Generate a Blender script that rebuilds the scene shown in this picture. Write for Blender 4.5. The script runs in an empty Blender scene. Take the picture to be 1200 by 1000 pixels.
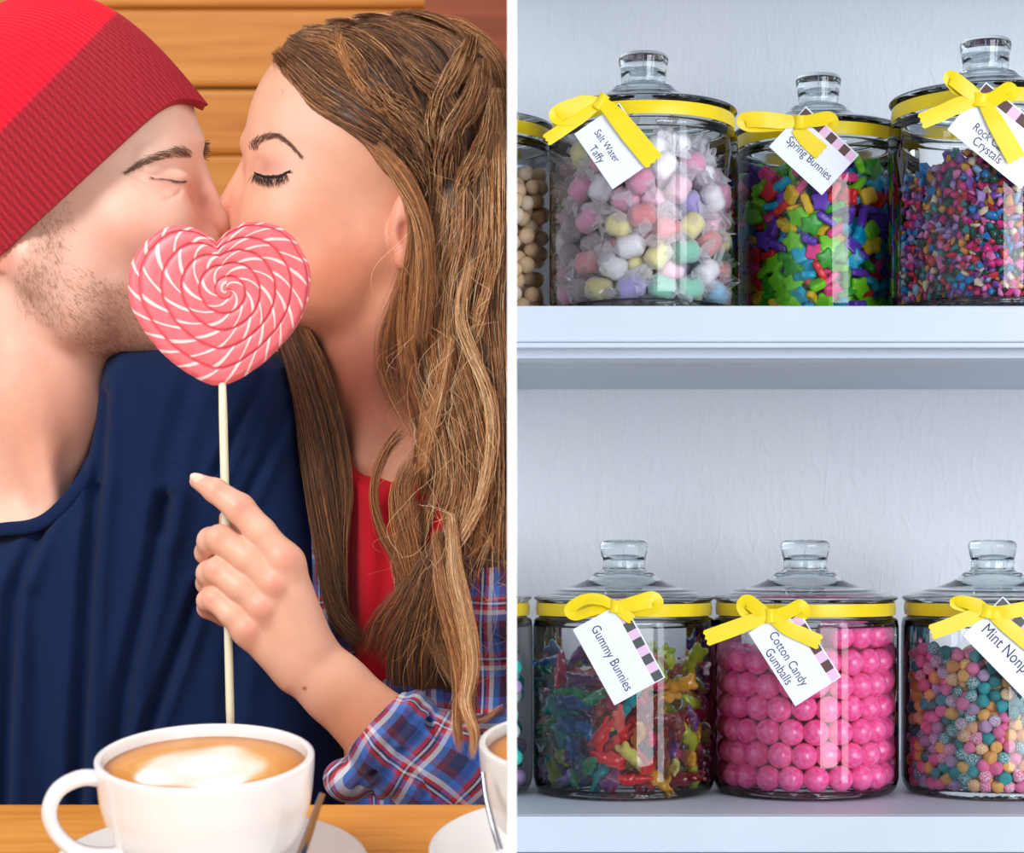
import bpy, bmesh, math, random
import numpy as np
from mathutils import Vector, Matrix, Euler
rng = np.random.default_rng(7)
random.seed(7)
COL = bpy.context.scene.collection
F = 2400.0          # focal length in pixels of the 1200 px wide frame
CZ = 1.25           # camera height
HX, HY = 600.0, 650.0
PI = math.pi

def P(px, py, d):
    """point that shows at pixel (px,py) when it lies d metres in front of the camera"""
    return Vector(((px-HX)/F*d, d, CZ+(HY-py)/F*d))

def srgb(r, g, b):
    f = lambda c: (c/255/12.92) if c/255 <= .04045 else ((c/255+.055)/1.055)**2.4
    return (f(r), f(g), f(b), 1.0)

def mesh_obj(name, V, Fc, mat=None, parent=None, smooth=True, loc=None, colors=None):
    me = bpy.data.meshes.new(name)
    V = np.asarray(V, dtype=np.float32).reshape(-1, 3)
    if isinstance(Fc, np.ndarray):
        n, k = Fc.shape
        me.vertices.add(len(V)); me.vertices.foreach_set('co', V.ravel())
        me.loops.add(n*k); me.loops.foreach_set('vertex_index', Fc.astype(np.int32).ravel())
        me.polygons.add(n); me.polygons.foreach_set('loop_start', np.arange(0, n*k, k, dtype=np.int32))
        me.polygons.foreach_set('loop_total', np.full(n, k, dtype=np.int32))
        me.update(calc_edges=True)
    else:
        me.from_pydata([tuple(map(float, v)) for v in V], [], [tuple(int(i) for i in f) for f in Fc]); me.update()
    if smooth: me.polygons.foreach_set('use_smooth', np.ones(len(me.polygons), dtype=bool))
    if colors is not None:
        a = me.color_attributes.new('Col', 'FLOAT_COLOR', 'POINT')
        c = np.ones((len(V), 4), dtype=np.float32); c[:, :colors.shape[1]] = colors
        a.data.foreach_set('color', c.ravel())
    if mat is not None:
        for m in (mat if isinstance(mat, (list, tuple)) else [mat]): me.materials.append(m)
    o = bpy.data.objects.new(name, me); COL.objects.link(o)
    if parent is not None: o.parent = parent
    if loc is not None: o.location = loc
    return o

def empty(name, loc=(0, 0, 0), rot=None):
    o = bpy.data.objects.new(name, None); COL.objects.link(o); o.location = loc
    o.empty_display_size = .01
    if rot is not None: o.rotation_euler = rot
    return o

def tag(o, label, cat, group=None, kind=None):
    if label: o['label'] = label
    if cat: o['category'] = cat
    if group: o['group'] = group
    if kind: o['kind'] = kind
    return o

def struct(o, label=None, cat=None):
    o['kind'] = 'structure'
    if label: o['label'] = label; o['category'] = cat
    return o

def bm_obj(name, bm, mat=None, parent=None, smooth=False):
    me = bpy.data.meshes.new(name); bm.to_mesh(me); bm.free()
    if smooth: me.polygons.foreach_set('use_smooth', np.ones(len(me.polygons), dtype=bool))
    if mat is not None: me.materials.append(mat)
    o = bpy.data.objects.new(name, me); COL.objects.link(o)
    if parent is not None: o.parent = parent
    return o

def box(name, x0, x1, y0, y1, z0, z1, mat, parent=None, bevel=0.0, seg=2):
    bm = bmesh.new()
    bmesh.ops.create_cube(bm, size=1)
    for v in bm.verts:
        v.co = Vector((x0+(v.co.x+.5)*(x1-x0), y0+(v.co.y+.5)*(y1-y0), z0+(v.co.z+.5)*(z1-z0)))
    if bevel: bmesh.ops.bevel(bm, geom=bm.edges[:], offset=bevel, segments=seg, profile=.6, affect='EDGES')
    return bm_obj(name, bm, mat, parent)

def lathe_arrays(prof, seg=64, close=False):
    prof = np.array(prof, float); n = len(prof)
    a = np.linspace(0, 2*PI, seg, endpoint=False)
    V = np.stack([prof[:, None, 0]*np.cos(a), prof[:, None, 0]*np.sin(a), np.repeat(prof[:, 1:2], seg, 1)], -1).reshape(-1, 3)
    i = np.arange(n-1)[:, None]; j = np.arange(seg)[None]
    j2 = (j+1) % seg
    Fq = np.stack([i*seg+j, i*seg+j2, (i+1)*seg+j2, (i+1)*seg+j], -1).reshape(-1, 4)
    if close:
        k = n-1
        Fq = np.vstack([Fq, np.stack([k*seg+j[0], k*seg+j2[0], j2[0], j[0]], -1)])
    return V, Fq

def smooth_profile(pts, sub=6):
    """Catmull-Rom through points"""
    p = np.array(pts, float); q = np.vstack([2*p[0]-p[1], p, 2*p[-1]-p[-2]])
    out = []
    for i in range(1, len(q)-2):
        for t in np.linspace(0, 1, sub, endpoint=False):
            a, b, c, d = q[i-1], q[i], q[i+1], q[i+2]
            out.append(.5*((2*b)+(-a+c)*t+(2*a-5*b+4*c-d)*t*t+(-a+3*b-3*c+d)*t**3))
    out.append(p[-1]); return np.array(out)

# ---------------------------------------------------------------- materials
def new_mat(name):
    m = bpy.data.materials.new(name); m.use_nodes = True
    nt = m.node_tree; return m, nt, nt.nodes, nt.links, nt.nodes['Principled BSDF']

def pmat(name, color, rough=.5, metal=0, sss=0, sssr=(.01, .004, .002), trans=0, ior=1.45, coat=0, sheen=0, spec=.5,
         noise=None, bump=None, emis=None):
    """noise=(scale, amount) value variation; bump=(scale, strength, distance)"""
    m, nt, N, L, b = new_mat(name)
    b.inputs['Base Color'].default_value = color
    b.inputs['Roughness'].default_value = rough
    b.inputs['Metallic'].default_value = metal
    b.inputs['IOR'].default_value = ior
    b.inputs['Transmission Weight'].default_value = trans
    b.inputs['Specular IOR Level'].default_value = spec
    b.inputs['Coat Weight'].default_value = coat
    b.inputs['Sheen Weight'].default_value = sheen
    if sss:
        b.inputs['Subsurface Weight'].default_value = sss
        b.inputs['Subsurface Radius'].default_value = sssr
        b.inputs['Subsurface Scale'].default_value = 1.0
    if noise or bump:
        tc = N.new('ShaderNodeTexCoord')
    if noise:
        t = N.new('ShaderNodeTexNoise'); t.inputs['Scale'].default_value = noise[0]; t.inputs['Detail'].default_value = 4
        L.new(tc.outputs['Object'], t.inputs['Vector'])
        r = N.new('ShaderNodeMapRange'); r.inputs['To Min'].default_value = 1-noise[1]; r.inputs['To Max'].default_value = 1+noise[1]
        r.inputs['From Min'].default_value = .3; r.inputs['From Max'].default_value = .7
        L.new(t.outputs['Fac'], r.inputs['Value'])
        h = N.new('ShaderNodeVectorMath'); h.operation = 'SCALE'; h.inputs[0].default_value = color[:3]
        L.new(r.outputs[0], h.inputs['Scale']); L.new(h.outputs[0], b.inputs['Base Color'])
    if bump:
        t2 = N.new('ShaderNodeTexNoise'); t2.inputs['Scale'].default_value = bump[0]; t2.inputs['Detail'].default_value = 5
        L.new(tc.outputs['Object'], t2.inputs['Vector'])
        bp = N.new('ShaderNodeBump'); bp.inputs['Strength'].default_value = bump[1]; bp.inputs['Distance'].default_value = bump[2]
        L.new(t2.outputs['Fac'], bp.inputs['Height']); L.new(bp.outputs[0], b.inputs['Normal'])
    return m

def area(name, loc, target, sx, sy, power, color=(1, 1, 1)):
    l = bpy.data.lights.new(name, 'AREA'); l.shape = 'RECTANGLE'; l.size = sx; l.size_y = sy
    l.energy = power; l.color = color
    o = bpy.data.objects.new(name, l); COL.objects.link(o); o.location = loc
    o.rotation_euler = (Vector(target)-Vector(loc)).to_track_quat('-Z', 'Y').to_euler()
    return o
# ---------------------------------------------------------------- camera, world, lights
sc = bpy.context.scene
cam = bpy.data.cameras.new('camera'); camo = bpy.data.objects.new('camera', cam); COL.objects.link(camo)
camo.location = (0, 0, CZ); camo.rotation_euler = (PI/2, 0, 0)
cam.sensor_width = 36; cam.sensor_fit = 'HORIZONTAL'; cam.lens = 72.0
cam.shift_y = 150/1200; cam.clip_start = .05
cam.dof.use_dof = True; cam.dof.focus_distance = 1.50; cam.dof.aperture_fstop = 14
sc.camera = camo
sc.view_settings.view_transform = 'Standard'; sc.view_settings.look = 'None'
sc.view_settings.gamma = 1; sc.view_settings.exposure = 0.0; sc.view_settings.use_curve_mapping = False
sc.cycles.max_bounces = 14; sc.cycles.transparent_max_bounces = 24; sc.cycles.transmission_bounces = 10
sc.cycles.sample_clamp_indirect = 6
w = bpy.data.worlds.new('world'); sc.world = w; w.use_nodes = True
w.node_tree.nodes['Background'].inputs[0].default_value = (.86, .92, 1, 1)
w.node_tree.nodes['Background'].inputs[1].default_value = .46
# tall shop window to the right of the shelves and the cafe window to the upper left, besides added fills
area('shop_area_light', (1.65, -.05, CZ+.25), (.35, 1.55, CZ), .34, 1.5, 11, (.86, .93, 1))
area('shop_area_light', (1.15, -.85, CZ+.2), (.38, 1.65, CZ), 1.0, 1.3, 38, (.93, .96, 1))  # added broad frontal fill that evens out the shop wall, no window of its own
area('window_light_cafe', (-1.2, .0, CZ+1.15), (-.25, 1.5, CZ+.1), .8, .8, 40, (1, .985, .96))
area('cafe_wall_fill', (-1.3, 3.6, CZ+2.4), (-.8, 6.2, CZ+.8), 1.2, .8, 52, (1, .93, .84))  # unseen fill, added to brighten the far plank wall
# ---------------------------------------------------------------- dividing wall and shop shelves
white_paint = pmat('white_paint', srgb(202, 210, 223), rough=.45, noise=(9, .03), bump=(60, .08, .0005))
def plaster():
    m, nt, N, L, b = new_mat('brushed_plaster')
    b.inputs['Roughness'].default_value = .55
    tc = N.new('ShaderNodeTexCoord'); mp = N.new('ShaderNodeMapping'); mp.inputs['Scale'].default_value = (110, 110, 42)
    mp.inputs['Rotation'].default_value = (0, .35, 0)
    L.new(tc.outputs['Object'], mp.inputs['Vector'])
    n = N.new('ShaderNodeTexNoise'); n.inputs['Scale'].default_value = 1; n.inputs['Detail'].default_value = 3; n.inputs['Distortion'].default_value = .8
    L.new(mp.outputs[0], n.inputs['Vector'])
    r = N.new('ShaderNodeMapRange'); r.inputs['From Min'].default_value = .45; r.inputs['From Max'].default_value = .7
    L.new(n.outputs['Fac'], r.inputs['Value'])
    bp = N.new('ShaderNodeBump'); bp.inputs['Strength'].default_value = .4; bp.inputs['Distance'].default_value = .0011
    L.new(r.outputs[0], bp.inputs['Height']); L.new(bp.outputs[0], b.inputs['Normal'])
    n2 = N.new('ShaderNodeTexNoise'); n2.inputs['Scale'].default_value = 4
    L.new(tc.outputs['Object'], n2.inputs['Vector'])
    cr = N.new('ShaderNodeMix'); cr.data_type = 'RGBA'
    cr.inputs['A'].default_value = srgb(226, 232, 240); cr.inputs['B'].default_value = srgb(236, 235, 237)
    L.new(n2.outputs['Fac'], cr.inputs['Factor']); L.new(cr.outputs['Result'], b.inputs['Base Color'])
    return m
plaster_mat = plaster()
edge_paint = pmat('divider_paint', srgb(255, 255, 255), rough=.6)
PX = .00207           # half thickness of the dividing panel
o = box('wall_divider', -PX, PX, .995, 6.6, CZ-.9, CZ+.9, edge_paint); struct(o)
BACKY = 1.85
o = box('wall_back', PX, 1.3, BACKY, BACKY+.05, CZ-.9, CZ+.9, plaster_mat); struct(o)
o = box('wall_right', 1.3, 1.35, 1.4, BACKY+.05, CZ-.9, CZ+.9, plaster_mat); struct(o)

def shelf(zt, yf, name_label, roll=0.0, front_h=.0250):
    """board with a rounded nosing strip and a lip below, top at zt"""
    root = empty('shelf', (PX+.001, yf, zt)); tag(root, name_label, 'shelf')
    x1 = 1.29-PX; D = BACKY-.0005-yf
    box('board', 0, x1, .003, D, -.0275, 0, white_paint, root, .0012)
    box('front_strip', 0, x1, -.004, .004, -.0262, -.0004, white_paint, root, .0012)
    box('nosing', 0, x1, -.0065, .006, -.0305, -.0266, white_paint, root, .0014, 3)
    box('cleat', 0, x1, .012, .045, -.0362, -.0280, white_paint, root, .001)
    root.rotation_euler = (0, 0, 0)
    return root
Z_TOP = CZ + (650-358.5)/F*1.455
Z_BOT = CZ - (956-650)/F*1.46
Z_HI = CZ + (650-8)/F*1.85
shelf(Z_TOP, 1.455, 'white painted middle shelf holding the upper row of candy jars')
shelf(Z_BOT, 1.462, 'white painted lower shelf under the gummy, gumball and nonpareil jars')
shelf(Z_HI+.0362, 1.455, 'white painted shelf above the upper row of jars, only its shaded underside in view')

# ---------------------------------------------------------------- jars
def glass_thin():
    m, nt, N, L, b = new_mat('jar_glass')
    N.remove(b); out = [n for n in N if n.type == 'OUTPUT_MATERIAL'][0]
    tr = N.new('ShaderNodeBsdfTransparent'); gl = N.new('ShaderNodeBsdfGlossy'); gl.inputs['Roughness'].default_value = .02
    lw = N.new('ShaderNodeLayerWeight'); lw.inputs['Blend'].default_value = .5
    cr = N.new('ShaderNodeValToRGB'); e = cr.color_ramp.elements
    e[0].position = .3; e[0].color = (.975, .985, .985, 1); e[1].position = 1; e[1].color = (.74, .86, .85, 1)
    x = cr.color_ramp.elements.new(.78); x.color = (.965, .985, .98, 1)
    L.new(lw.outputs['Facing'], cr.inputs['Fac']); L.new(cr.outputs[0], tr.inputs['Color'])
    fr = N.new('ShaderNodeFresnel'); fr.inputs['IOR'].default_value = 1.45
    mu = N.new('ShaderNodeMath'); mu.operation = 'MULTIPLY'; mu.inputs[1].default_value = 1.15; mu.use_clamp = True
    L.new(fr.outputs[0], mu.inputs[0])
    mx = N.new('ShaderNodeMixShader'); L.new(mu.outputs[0], mx.inputs['Fac']); L.new(tr.outputs[0], mx.inputs[1]); L.new(gl.outputs[0], mx.inputs[2])
    L.new(mx.outputs[0], out.inputs['Surface'])
    return m
jar_glass = glass_thin()
solid_glass = pmat('lid_glass', (.93, .985, .985, 1), rough=.0, trans=1, ior=1.5)
yellow_satin = pmat('yellow_satin', srgb(244, 214, 4), rough=.34, sheen=.25, spec=.45, noise=(70, .05), bump=(900, .12, .0002))
card_white = pmat('white_card', srgb(236, 240, 250), rough=.42)
card_pink = pmat('pink_print', srgb(232, 190, 222), rough=.45)
card_brown = pmat('brown_print', srgb(84, 48, 46), rough=.45)
card_grey = pmat('charcoal_print', srgb(74, 78, 80), rough=.45)
ink = pmat('dark_blue_ink', srgb(48, 44, 84), rough=.5)

def clip_left(o, x=PX+.0006):
    """trim a mesh where it meets the dividing wall (world x = x)"""
    me = o.data; bm = bmesh.new(); bm.from_mesh(me)
    mw = o.matrix_world.copy() if o.parent is None else None
    off = o.location.x + (o.parent.location.x if o.parent else 0)
    bmesh.ops.bisect_plane(bm, geom=bm.verts[:]+bm.edges[:]+bm.faces[:], plane_co=(x-off, 0, 0), plane_no=(-1, 0, 0), clear_outer=True)
    bm.to_mesh(me); bm.free()

JH = .1535; JR = .0715
def jar(cx_px, d, zb, label, sr=1.0, sh=1.0, clip=False, group=None):
    """apothecary jar with a knobbed glass lid; returns (root, centre, R)"""
    x = (cx_px-HX)/F*d
    root = empty('candy_jar', (x, d, zb)); tag(root, label, 'jar')
    R = JR*sr; H = JH*sh
    prof = smooth_profile([(.0001, .0012), (R*.5, .0010), (R*.86, .0008), (R*.95, .003), (R*.992, .010), (R, .020), (R, H*.45), (R, H*.80), (R*.995, H*.862), (R*.972, H*.885), (R*.93, H*.902), (R*.925, H*.93), (R*.93, H*.965), (R*.965, H*.978)], 5)
    inner = [(R*.915, H*.965), (R*.91, H*.92), (R*.94, H*.875), (R*.965, H*.80), (R*.968, .022), (R*.94, .009), (R*.80, .006), (.0001, .006)]
    V, Fq = lathe_arrays(prof, 96); b = mesh_obj('body', V, Fq, jar_glass, root)
    # thick glass rolls of the neck and the foot
    def ring(name, r0, z0, a, bb, mat):
        t = np.linspace(0, 2*PI, 14, endpoint=False)
        V, Fq = lathe_arrays([(r0+a*math.cos(u), z0+bb*math.sin(u)) for u in t], 96, True)
        return mesh_obj(name, V, Fq, mat, root)
    parts = [b]
    parts.append(ring('neck_ring', R*.95, H*.872, .0030, .0036, jar_glass))
    parts.append(ring('foot_ring', R*.90, .0042, .0040, .0030, jar_glass))
    # lid
    L0 = H*.985
    def zc(z): return z if z < 0 else z*.66 if z < .215 else .1419+(z-.215)*.73
    def q(r, z): return (R*r, L0+JH*zc(z)*sh)
    outer = smooth_profile([q(.90, -.025), q(.955, -.012), q(.985, .0), q(.992, .012), q(.975, .026), q(.90, .040), q(.74, .072), q(.58, .100), q(.44, .140), q(.345, .185), q(.315, .205), q(.262, .215), q(.236, .232), q(.234, .262), q(.246, .32), q(.262, .375), q(.262, .405), q(.225, .428), q(.12, .436), (.0001, L0+JH*zc(.437)*sh)], 4)
    innr = smooth_profile([(.0001, L0+JH*zc(.34)*sh), q(.12, .335), q(.165, .30), q(.165, .21), q(.26, .180), q(.40, .112), q(.60, .066), q(.80, .032), q(.87, .006), q(.875, -.022)], 4)
    pr = np.vstack([outer, innr]); V, Fq = lathe_arrays(pr, 96, True)
    lid = mesh_obj('lid', V, Fq, solid_glass, root); parts.append(lid)
    # ribbon band round the neck
    rb = R*.962; z0 = H*.905; z1 = H*.968
    pr = [(rb, z0), (rb+.0006, (z0+z1)/2), (rb, z1), (rb-.0005, z1), (rb-.0002, (z0+z1)/2), (rb-.0005, z0)]
    V, Fq = lathe_arrays(pr, 96, True)
    band = mesh_obj('ribbon_band', V, Fq, yellow_satin, root); parts.append(band)
    band.modifiers.new('e', 'EDGE_SPLIT').split_angle = .8
    if clip:
        for p_ in parts: clip_left(p_)
    return root, R, H

def strip(name, path, width, mat, d, root, thick=.0004, twist=None, zig=False):
    """satin ribbon along pixel path [(px,py,w_mm)], w towards the camera, width in px"""
    pts = smooth_profile([(a, b, c) for a, b, c in path], 7)
    n = len(pts); W = np.interp(np.linspace(0, 1, n), np.linspace(0, 1, len(width)), width) if hasattr(width, '__len__') else np.full(n, float(width))
    tw = np.interp(np.linspace(0, 1, n), np.linspace(0, 1, len(twist)), twist) if twist else np.zeros(n)
    t = np.gradient(pts[:, :2], axis=0); t /= np.maximum(np.linalg.norm(t, axis=1, keepdims=True), 1e-6)
    nn = np.stack([-t[:, 1], t[:, 0]], 1)
    K = 7; V = []
    for i in range(n):
        for k in range(K):
            s = (k/(K-1)-.5); ww = W[i]
            ext = 0
            if zig and i == n-1: ext = 2.2*(k % 2)
            c = math.cos(tw[i]); sn = math.sin(tw[i])
            px = pts[i, 0]+nn[i, 0]*s*ww*c+t[i, 0]*ext; py = pts[i, 1]+nn[i, 1]*s*ww*c+t[i, 1]*ext
            wz = pts[i, 2]/1000 + s*ww*sn*d/F + .00018*(1-4*s*s)
            V.append(P(px, py, d-wz))
    V = np.array(V)-np.array(root.location)
    idx = np.arange(n*K).reshape(n, K)
    Fq = np.stack([idx[:-1, :-1], idx[:-1, 1:], idx[1:, 1:], idx[1:, :-1]], -1).reshape(-1, 4)
    o = mesh_obj(name, V, Fq, mat, root)
    m = o.modifiers.new('s', 'SOLIDIFY'); m.thickness = thick; m.offset = 0
    o.modifiers.new('e', 'EDGE_SPLIT').split_angle = .8
    return o

def text_mesh(s, size, name='lettering'):
    cu = bpy.data.curves.new(name, 'FONT'); cu.body = s; cu.size = size; cu.extrude = .00005
    tmp = bpy.data.objects.new('tmp', cu); COL.objects.link(tmp)
    dg = bpy.context.evaluated_depsgraph_get(); me = bpy.data.meshes.new_from_object(tmp.evaluated_get(dg))
    bpy.data.objects.remove(tmp); bpy.data.curves.remove(cu)
    return me

def gift_tag(L, B, Hpx, lines, d, dark, label, lean=0.0, nst=8):
    """white card, lower long edge from pixel L to pixel B; striped edge on the other long side;
    lines = [(text, pixel of first letter, pixel of last letter)]"""
    L = np.array(L, float); B = np.array(B, float); s = d/F
    Wp = np.linalg.norm(B-L); ang = math.atan2(-(B-L)[1], (B-L)[0]); u = (B-L)/Wp; v = np.array([u[1], -u[0]])
    root = empty('gift_tag', P(L[0], L[1], d)); tag(root, label, 'tag')
    root.rotation_euler = (Matrix.Rotation(-ang, 3, 'Y') @ Matrix.Rotation(PI/2+lean, 3, 'X')).to_euler()
    W = Wp*s; Hh = Hpx*s
    box('card', 0, W, 0, Hh, 0, .0005, card_white, root, .0001, 1)
    x = .012*W; y0 = Hh*.80; y1 = Hh*.975; n = nst; sw = (W*.976)/n
    for k in range(n):
        box('pink_stripe' if k % 2 else 'dark_stripe', x+k*sw, x+(k+1)*sw, y0, y1, .0005, .00056, card_pink if k % 2 else dark, root)
    for ln, p0, p1 in lines:
        me = text_mesh(ln, 1.0); me.materials.append(ink)
        xs = [q.co.x for q in me.vertices]; x0, x1 = min(xs), max(xs)
        a0 = np.array(p0, float)-L; a1 = np.array(p1, float)-L
        k = abs((a1-a0)@u)*1.2*s/(x1-x0)
        t = bpy.data.objects.new('lettering', me); COL.objects.link(t); t.parent = root; t.scale = (k, 1.25*k, 1)
        t.location = ((a0@u)*s-x0*k-.085*(x1-x0)*k, ((a0+a1)/2@v)*s-.32*k, .00062)
    return root
# ---------------------------------------------------------------- candy shapes
def pill_mesh(name, outline, t, bev=.22, mats=None):
    o = np.array(outline); n = len(o); V = []; 
    lv = [(1-bev*1.15, -1), (1-bev*.35, -.86), (1, -.45), (1, .45), (1-bev*.35, .86), (1-bev*1.15, 1)]
    for s, z in lv:
        for p in o: V.append((p[0]*s, p[1]*s, z*t/2))
    Fc = []
    for k in range(len(lv)-1):
        for i in range(n): Fc.append((k*n+i, k*n+(i+1) % n, (k+1)*n+(i+1) % n, (k+1)*n+i))
    a = len(V); V.append((0, 0, -t/2*1.03)); V.append((0, 0, t/2*1.03))
    k = (len(lv)-1)*n
    for i in range(n): Fc.append((a, (i+1) % n, i)); Fc.append((a+1, k+i, k+(i+1) % n))
    me = bpy.data.meshes.new(name); me.from_pydata(V, [], Fc); me.update()
    me.polygons.foreach_set('use_smooth', np.ones(len(me.polygons), dtype=bool)); return me
def flower_outline(R, k=5, a=.17, n=30):
    return [((R*(1+a*math.cos(k*u)))*math.cos(u), (R*(1+a*math.cos(k*u)))*math.sin(u)) for u in np.linspace(0, 2*PI, n, endpoint=False)]
def bone_outline(Lh, w, n=28):
    out = []
    for u in np.linspace(0, 2*PI, n, endpoint=False):
        x = Lh*math.cos(u); y = w*(abs(math.sin(u))**.6)*(1 if math.sin(u) >= 0 else -1)*(1-.25*math.exp(-(x/(Lh*.35))**2))
        out.append((x, y))
    return out
def lathe_mesh(name, prof, seg=16, axis='Z', jit=0):
    V, Fq = lathe_arrays(prof, seg)
    if axis == 'X': V = V[:, [2, 0, 1]]
    me = bpy.data.meshes.new(name); me.from_pydata([tuple(v) for v in V], [], [tuple(int(i) for i in f) for f in Fq]); me.update()
    me.polygons.foreach_set('use_smooth', np.ones(len(me.polygons), dtype=bool)); return me
def sphere_mesh(name, r, seg=24, rings=14):
    a = np.linspace(0, PI, rings); a[0] = .001; a[-1] = PI-.001
    return lathe_mesh(name, [(r*math.sin(u), -r*math.cos(u)) for u in a], seg)

def with_mat(me, mat):
    m = me.copy(); m.materials.clear(); m.materials.append(mat); return m

def pack(n, r, R, z0, topfn, ymax=None, xmax=None, rin=None, iters=70, seed=1, squash=.93):
    g = np.random.default_rng(seed)
    ymax = R if ymax is None else ymax; xmax = R if xmax is None else xmax
    pts = []
    Z = max(topfn(0, 0), topfn(R, 0), topfn(-R, 0), topfn(0, -R))
    while len(pts) < n:
        p = g.uniform([-R, -R, z0], [xmax, ymax, Z], (4*n, 3)); rr = np.hypot(p[:, 0], p[:, 1])
        ok = (rr < R-r) & (p[:, 2] < np.array([topfn(a, b) for a, b in p[:, :2]])-r*.5)
        if rin: ok &= rr > rin
        pts.extend(p[ok].tolist())
    p = np.array(pts[:n], dtype=np.float32); D = 2*r*squash
    for it in range(iters):
        d = p[:, None]-p[None]; q = np.sqrt((d**2).sum(-1))+1e-9
        m = np.maximum(0, D-q); np.fill_diagonal(m, 0)
        p += .42*((m/q)[..., None]*d).sum(1)
        p[:, 2] -= r*.02
        rr = np.hypot(p[:, 0], p[:, 1]); k = np.minimum(1, (R-r)/np.maximum(rr, 1e-9)); p[:, :2] *= k[:, None]
        if rin:
            k = np.maximum(1, rin/np.maximum(np.hypot(p[:, 0], p[:, 1]), 1e-9)); p[:, :2] *= k[:, None]
        p[:, 2] = np.maximum(p[:, 2], z0+r); p[:, 1] = np.minimum(p[:, 1], ymax); p[:, 0] = np.minimum(p[:, 0], xmax)
        top = np.array([topfn(a, b) for a, b in p[:, :2]])-r*.6
        p[:, 2] = np.minimum(p[:, 2], np.maximum(top, z0+r))
    return p

def where(p, R, z0, H):
    v = (p[2]-z0)/H; vz = 'at the bottom' if v < .12 else 'low down' if v < .36 else 'half way up' if v < .62 else 'high up' if v < .84 else 'on top'
    u = p[0]/R; hz = 'far left' if u < -.72 else 'left of centre' if u < -.25 else 'in the middle' if u < .25 else 'right of centre' if u < .72 else 'far right'
    dp = ' at the glass' if math.hypot(p[0], p[1]) > R*.78 and p[1] < 0 else ' farther in'
    return f'{vz} {hz}{dp}'

def place(name, me, loc, rot, label, cat, group, s=1.0):
    o = bpy.data.objects.new(name, me); COL.objects.link(o); o.location = loc; o.rotation_euler = rot
    if s != 1.0: o.scale = (s, s, s)
    r_ = max(o.dimensions)*.5 if me.vertices else 0
    if loc[0]-r_ < PX+.0008:                      # sweets beside the dividing wall end at it
        o.data = me.copy(); bpy.context.view_layer.update(); bm = bmesh.new(); bm.from_mesh(o.data); Mi = o.matrix_world.inverted()
        bmesh.ops.bisect_plane(bm, geom=bm.verts[:]+bm.edges[:]+bm.faces[:], plane_co=Mi @ Vector((PX+.0007, 0, 0)), plane_no=(Mi.to_3x3() @ Vector((-1, 0, 0))).normalized(), clear_outer=True)
        bm.to_mesh(o.data); bm.free()
    return tag(o, label, cat, group)
def rrot(): return tuple(rng.uniform(0, 2*PI, 3))

def merged(name, items, mats, label, cat):
    """one heap object from many (mesh, matrix, material index)"""
    Vs, Fs, Mi = [], [], []; off = 0
    cache = {}
    for me, M, mi in items:
        if me.name not in cache:
            v = np.empty(len(me.vertices)*3, dtype=np.float32); me.vertices.foreach_get('co', v)
            cache[me.name] = (v.reshape(-1, 3), [tuple(p.vertices) for p in me.polygons])
        v, f = cache[me.name]; M = np.array(M)
        Vs.append(v@M[:3, :3].T+M[:3, 3]); Fs.extend([tuple(i+off for i in q) for q in f]); Mi.extend([mi]*len(f)); off += len(v)
    me = bpy.data.meshes.new(name); me.from_pydata(np.vstack(Vs).tolist(), [], Fs); me.update()
    me.polygons.foreach_set('use_smooth', np.ones(len(me.polygons), dtype=bool))
    me.polygons.foreach_set('material_index', Mi)
    for m in mats: me.materials.append(m)
    o = bpy.data.objects.new(name, me); COL.objects.link(o)
    return tag(o, label, cat, None, 'stuff')

def candy_mat(name, rgb, rough=.3, sss=.15, bump=None, spec=.5, trans=0, coat=0):
    return pmat(name, srgb(*rgb), rough=rough, sss=sss, sssr=(.002, .002, .002), spec=spec, noise=(160, .07), bump=bump, trans=trans, coat=coat)

XCUT = 1206
def in_view(c, p, r):
    d = c[1]+p[1]; x = HX+(c[0]+p[0])/d*F
    return x-r/d*F < XCUT and (c[0]+p[0]+r) > PX+.0022

# ---- upper row
# jar of wrapped taffy
c_taffy = (754, 1.532)
rt, R, H = jar(754, 1.532, Z_TOP, 'glass jar of twist-wrapped taffy, second from left on the middle shelf', sr=.985, group=None)
body_m = lathe_mesh('taffy_body', smooth_profile([(.0001, -.0088), (.0050, -.0084), (.0072, -.0062), (.0076, 0), (.0072, .0062), (.0050, .0084), (.0001, .0088)], 3), 18, 'X')
def wrapper_mesh(seed):
    g = np.random.default_rng(seed); prof = smooth_profile([(.0092, -.0205), (.0070, -.0170), (.0021, -.0122), (.0030, -.0105), (.0080, -.0072), (.0083, 0), (.0080, .0072), (.0030, .0105), (.0021, .0122), (.0070, .0170), (.0092, .0205)], 4)
    V, Fq = lathe_arrays(prof, 28); V = V[:, [2, 0, 1]]
    x = np.abs(V[:, 0]); a = np.arctan2(V[:, 2], V[:, 1]); out = np.clip((x-.0115)/.008, 0, 1)
    cr = 1+(.32*np.sin(a*5+g.uniform(0, 6))+.2*np.sin(a*9+g.uniform(0, 6)))*np.clip((x-.008)/.004, 0, 1)
    cr += .04*np.sin(a*7+V[:, 0]*900)
    V[:, 1] *= cr; V[:, 2] *= cr*(1-.62*out); V[:, 1] *= 1+.15*out
    V[:, 0] += .0022*np.sin(a*4+g.uniform(0, 6))*out
    me = bpy.data.meshes.new('wrapper'); me.from_pydata(V.tolist(), [], Fq.tolist()); me.update()
    me.polygons.foreach_set('use_smooth', np.ones(len(me.polygons), dtype=bool)); return me
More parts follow.
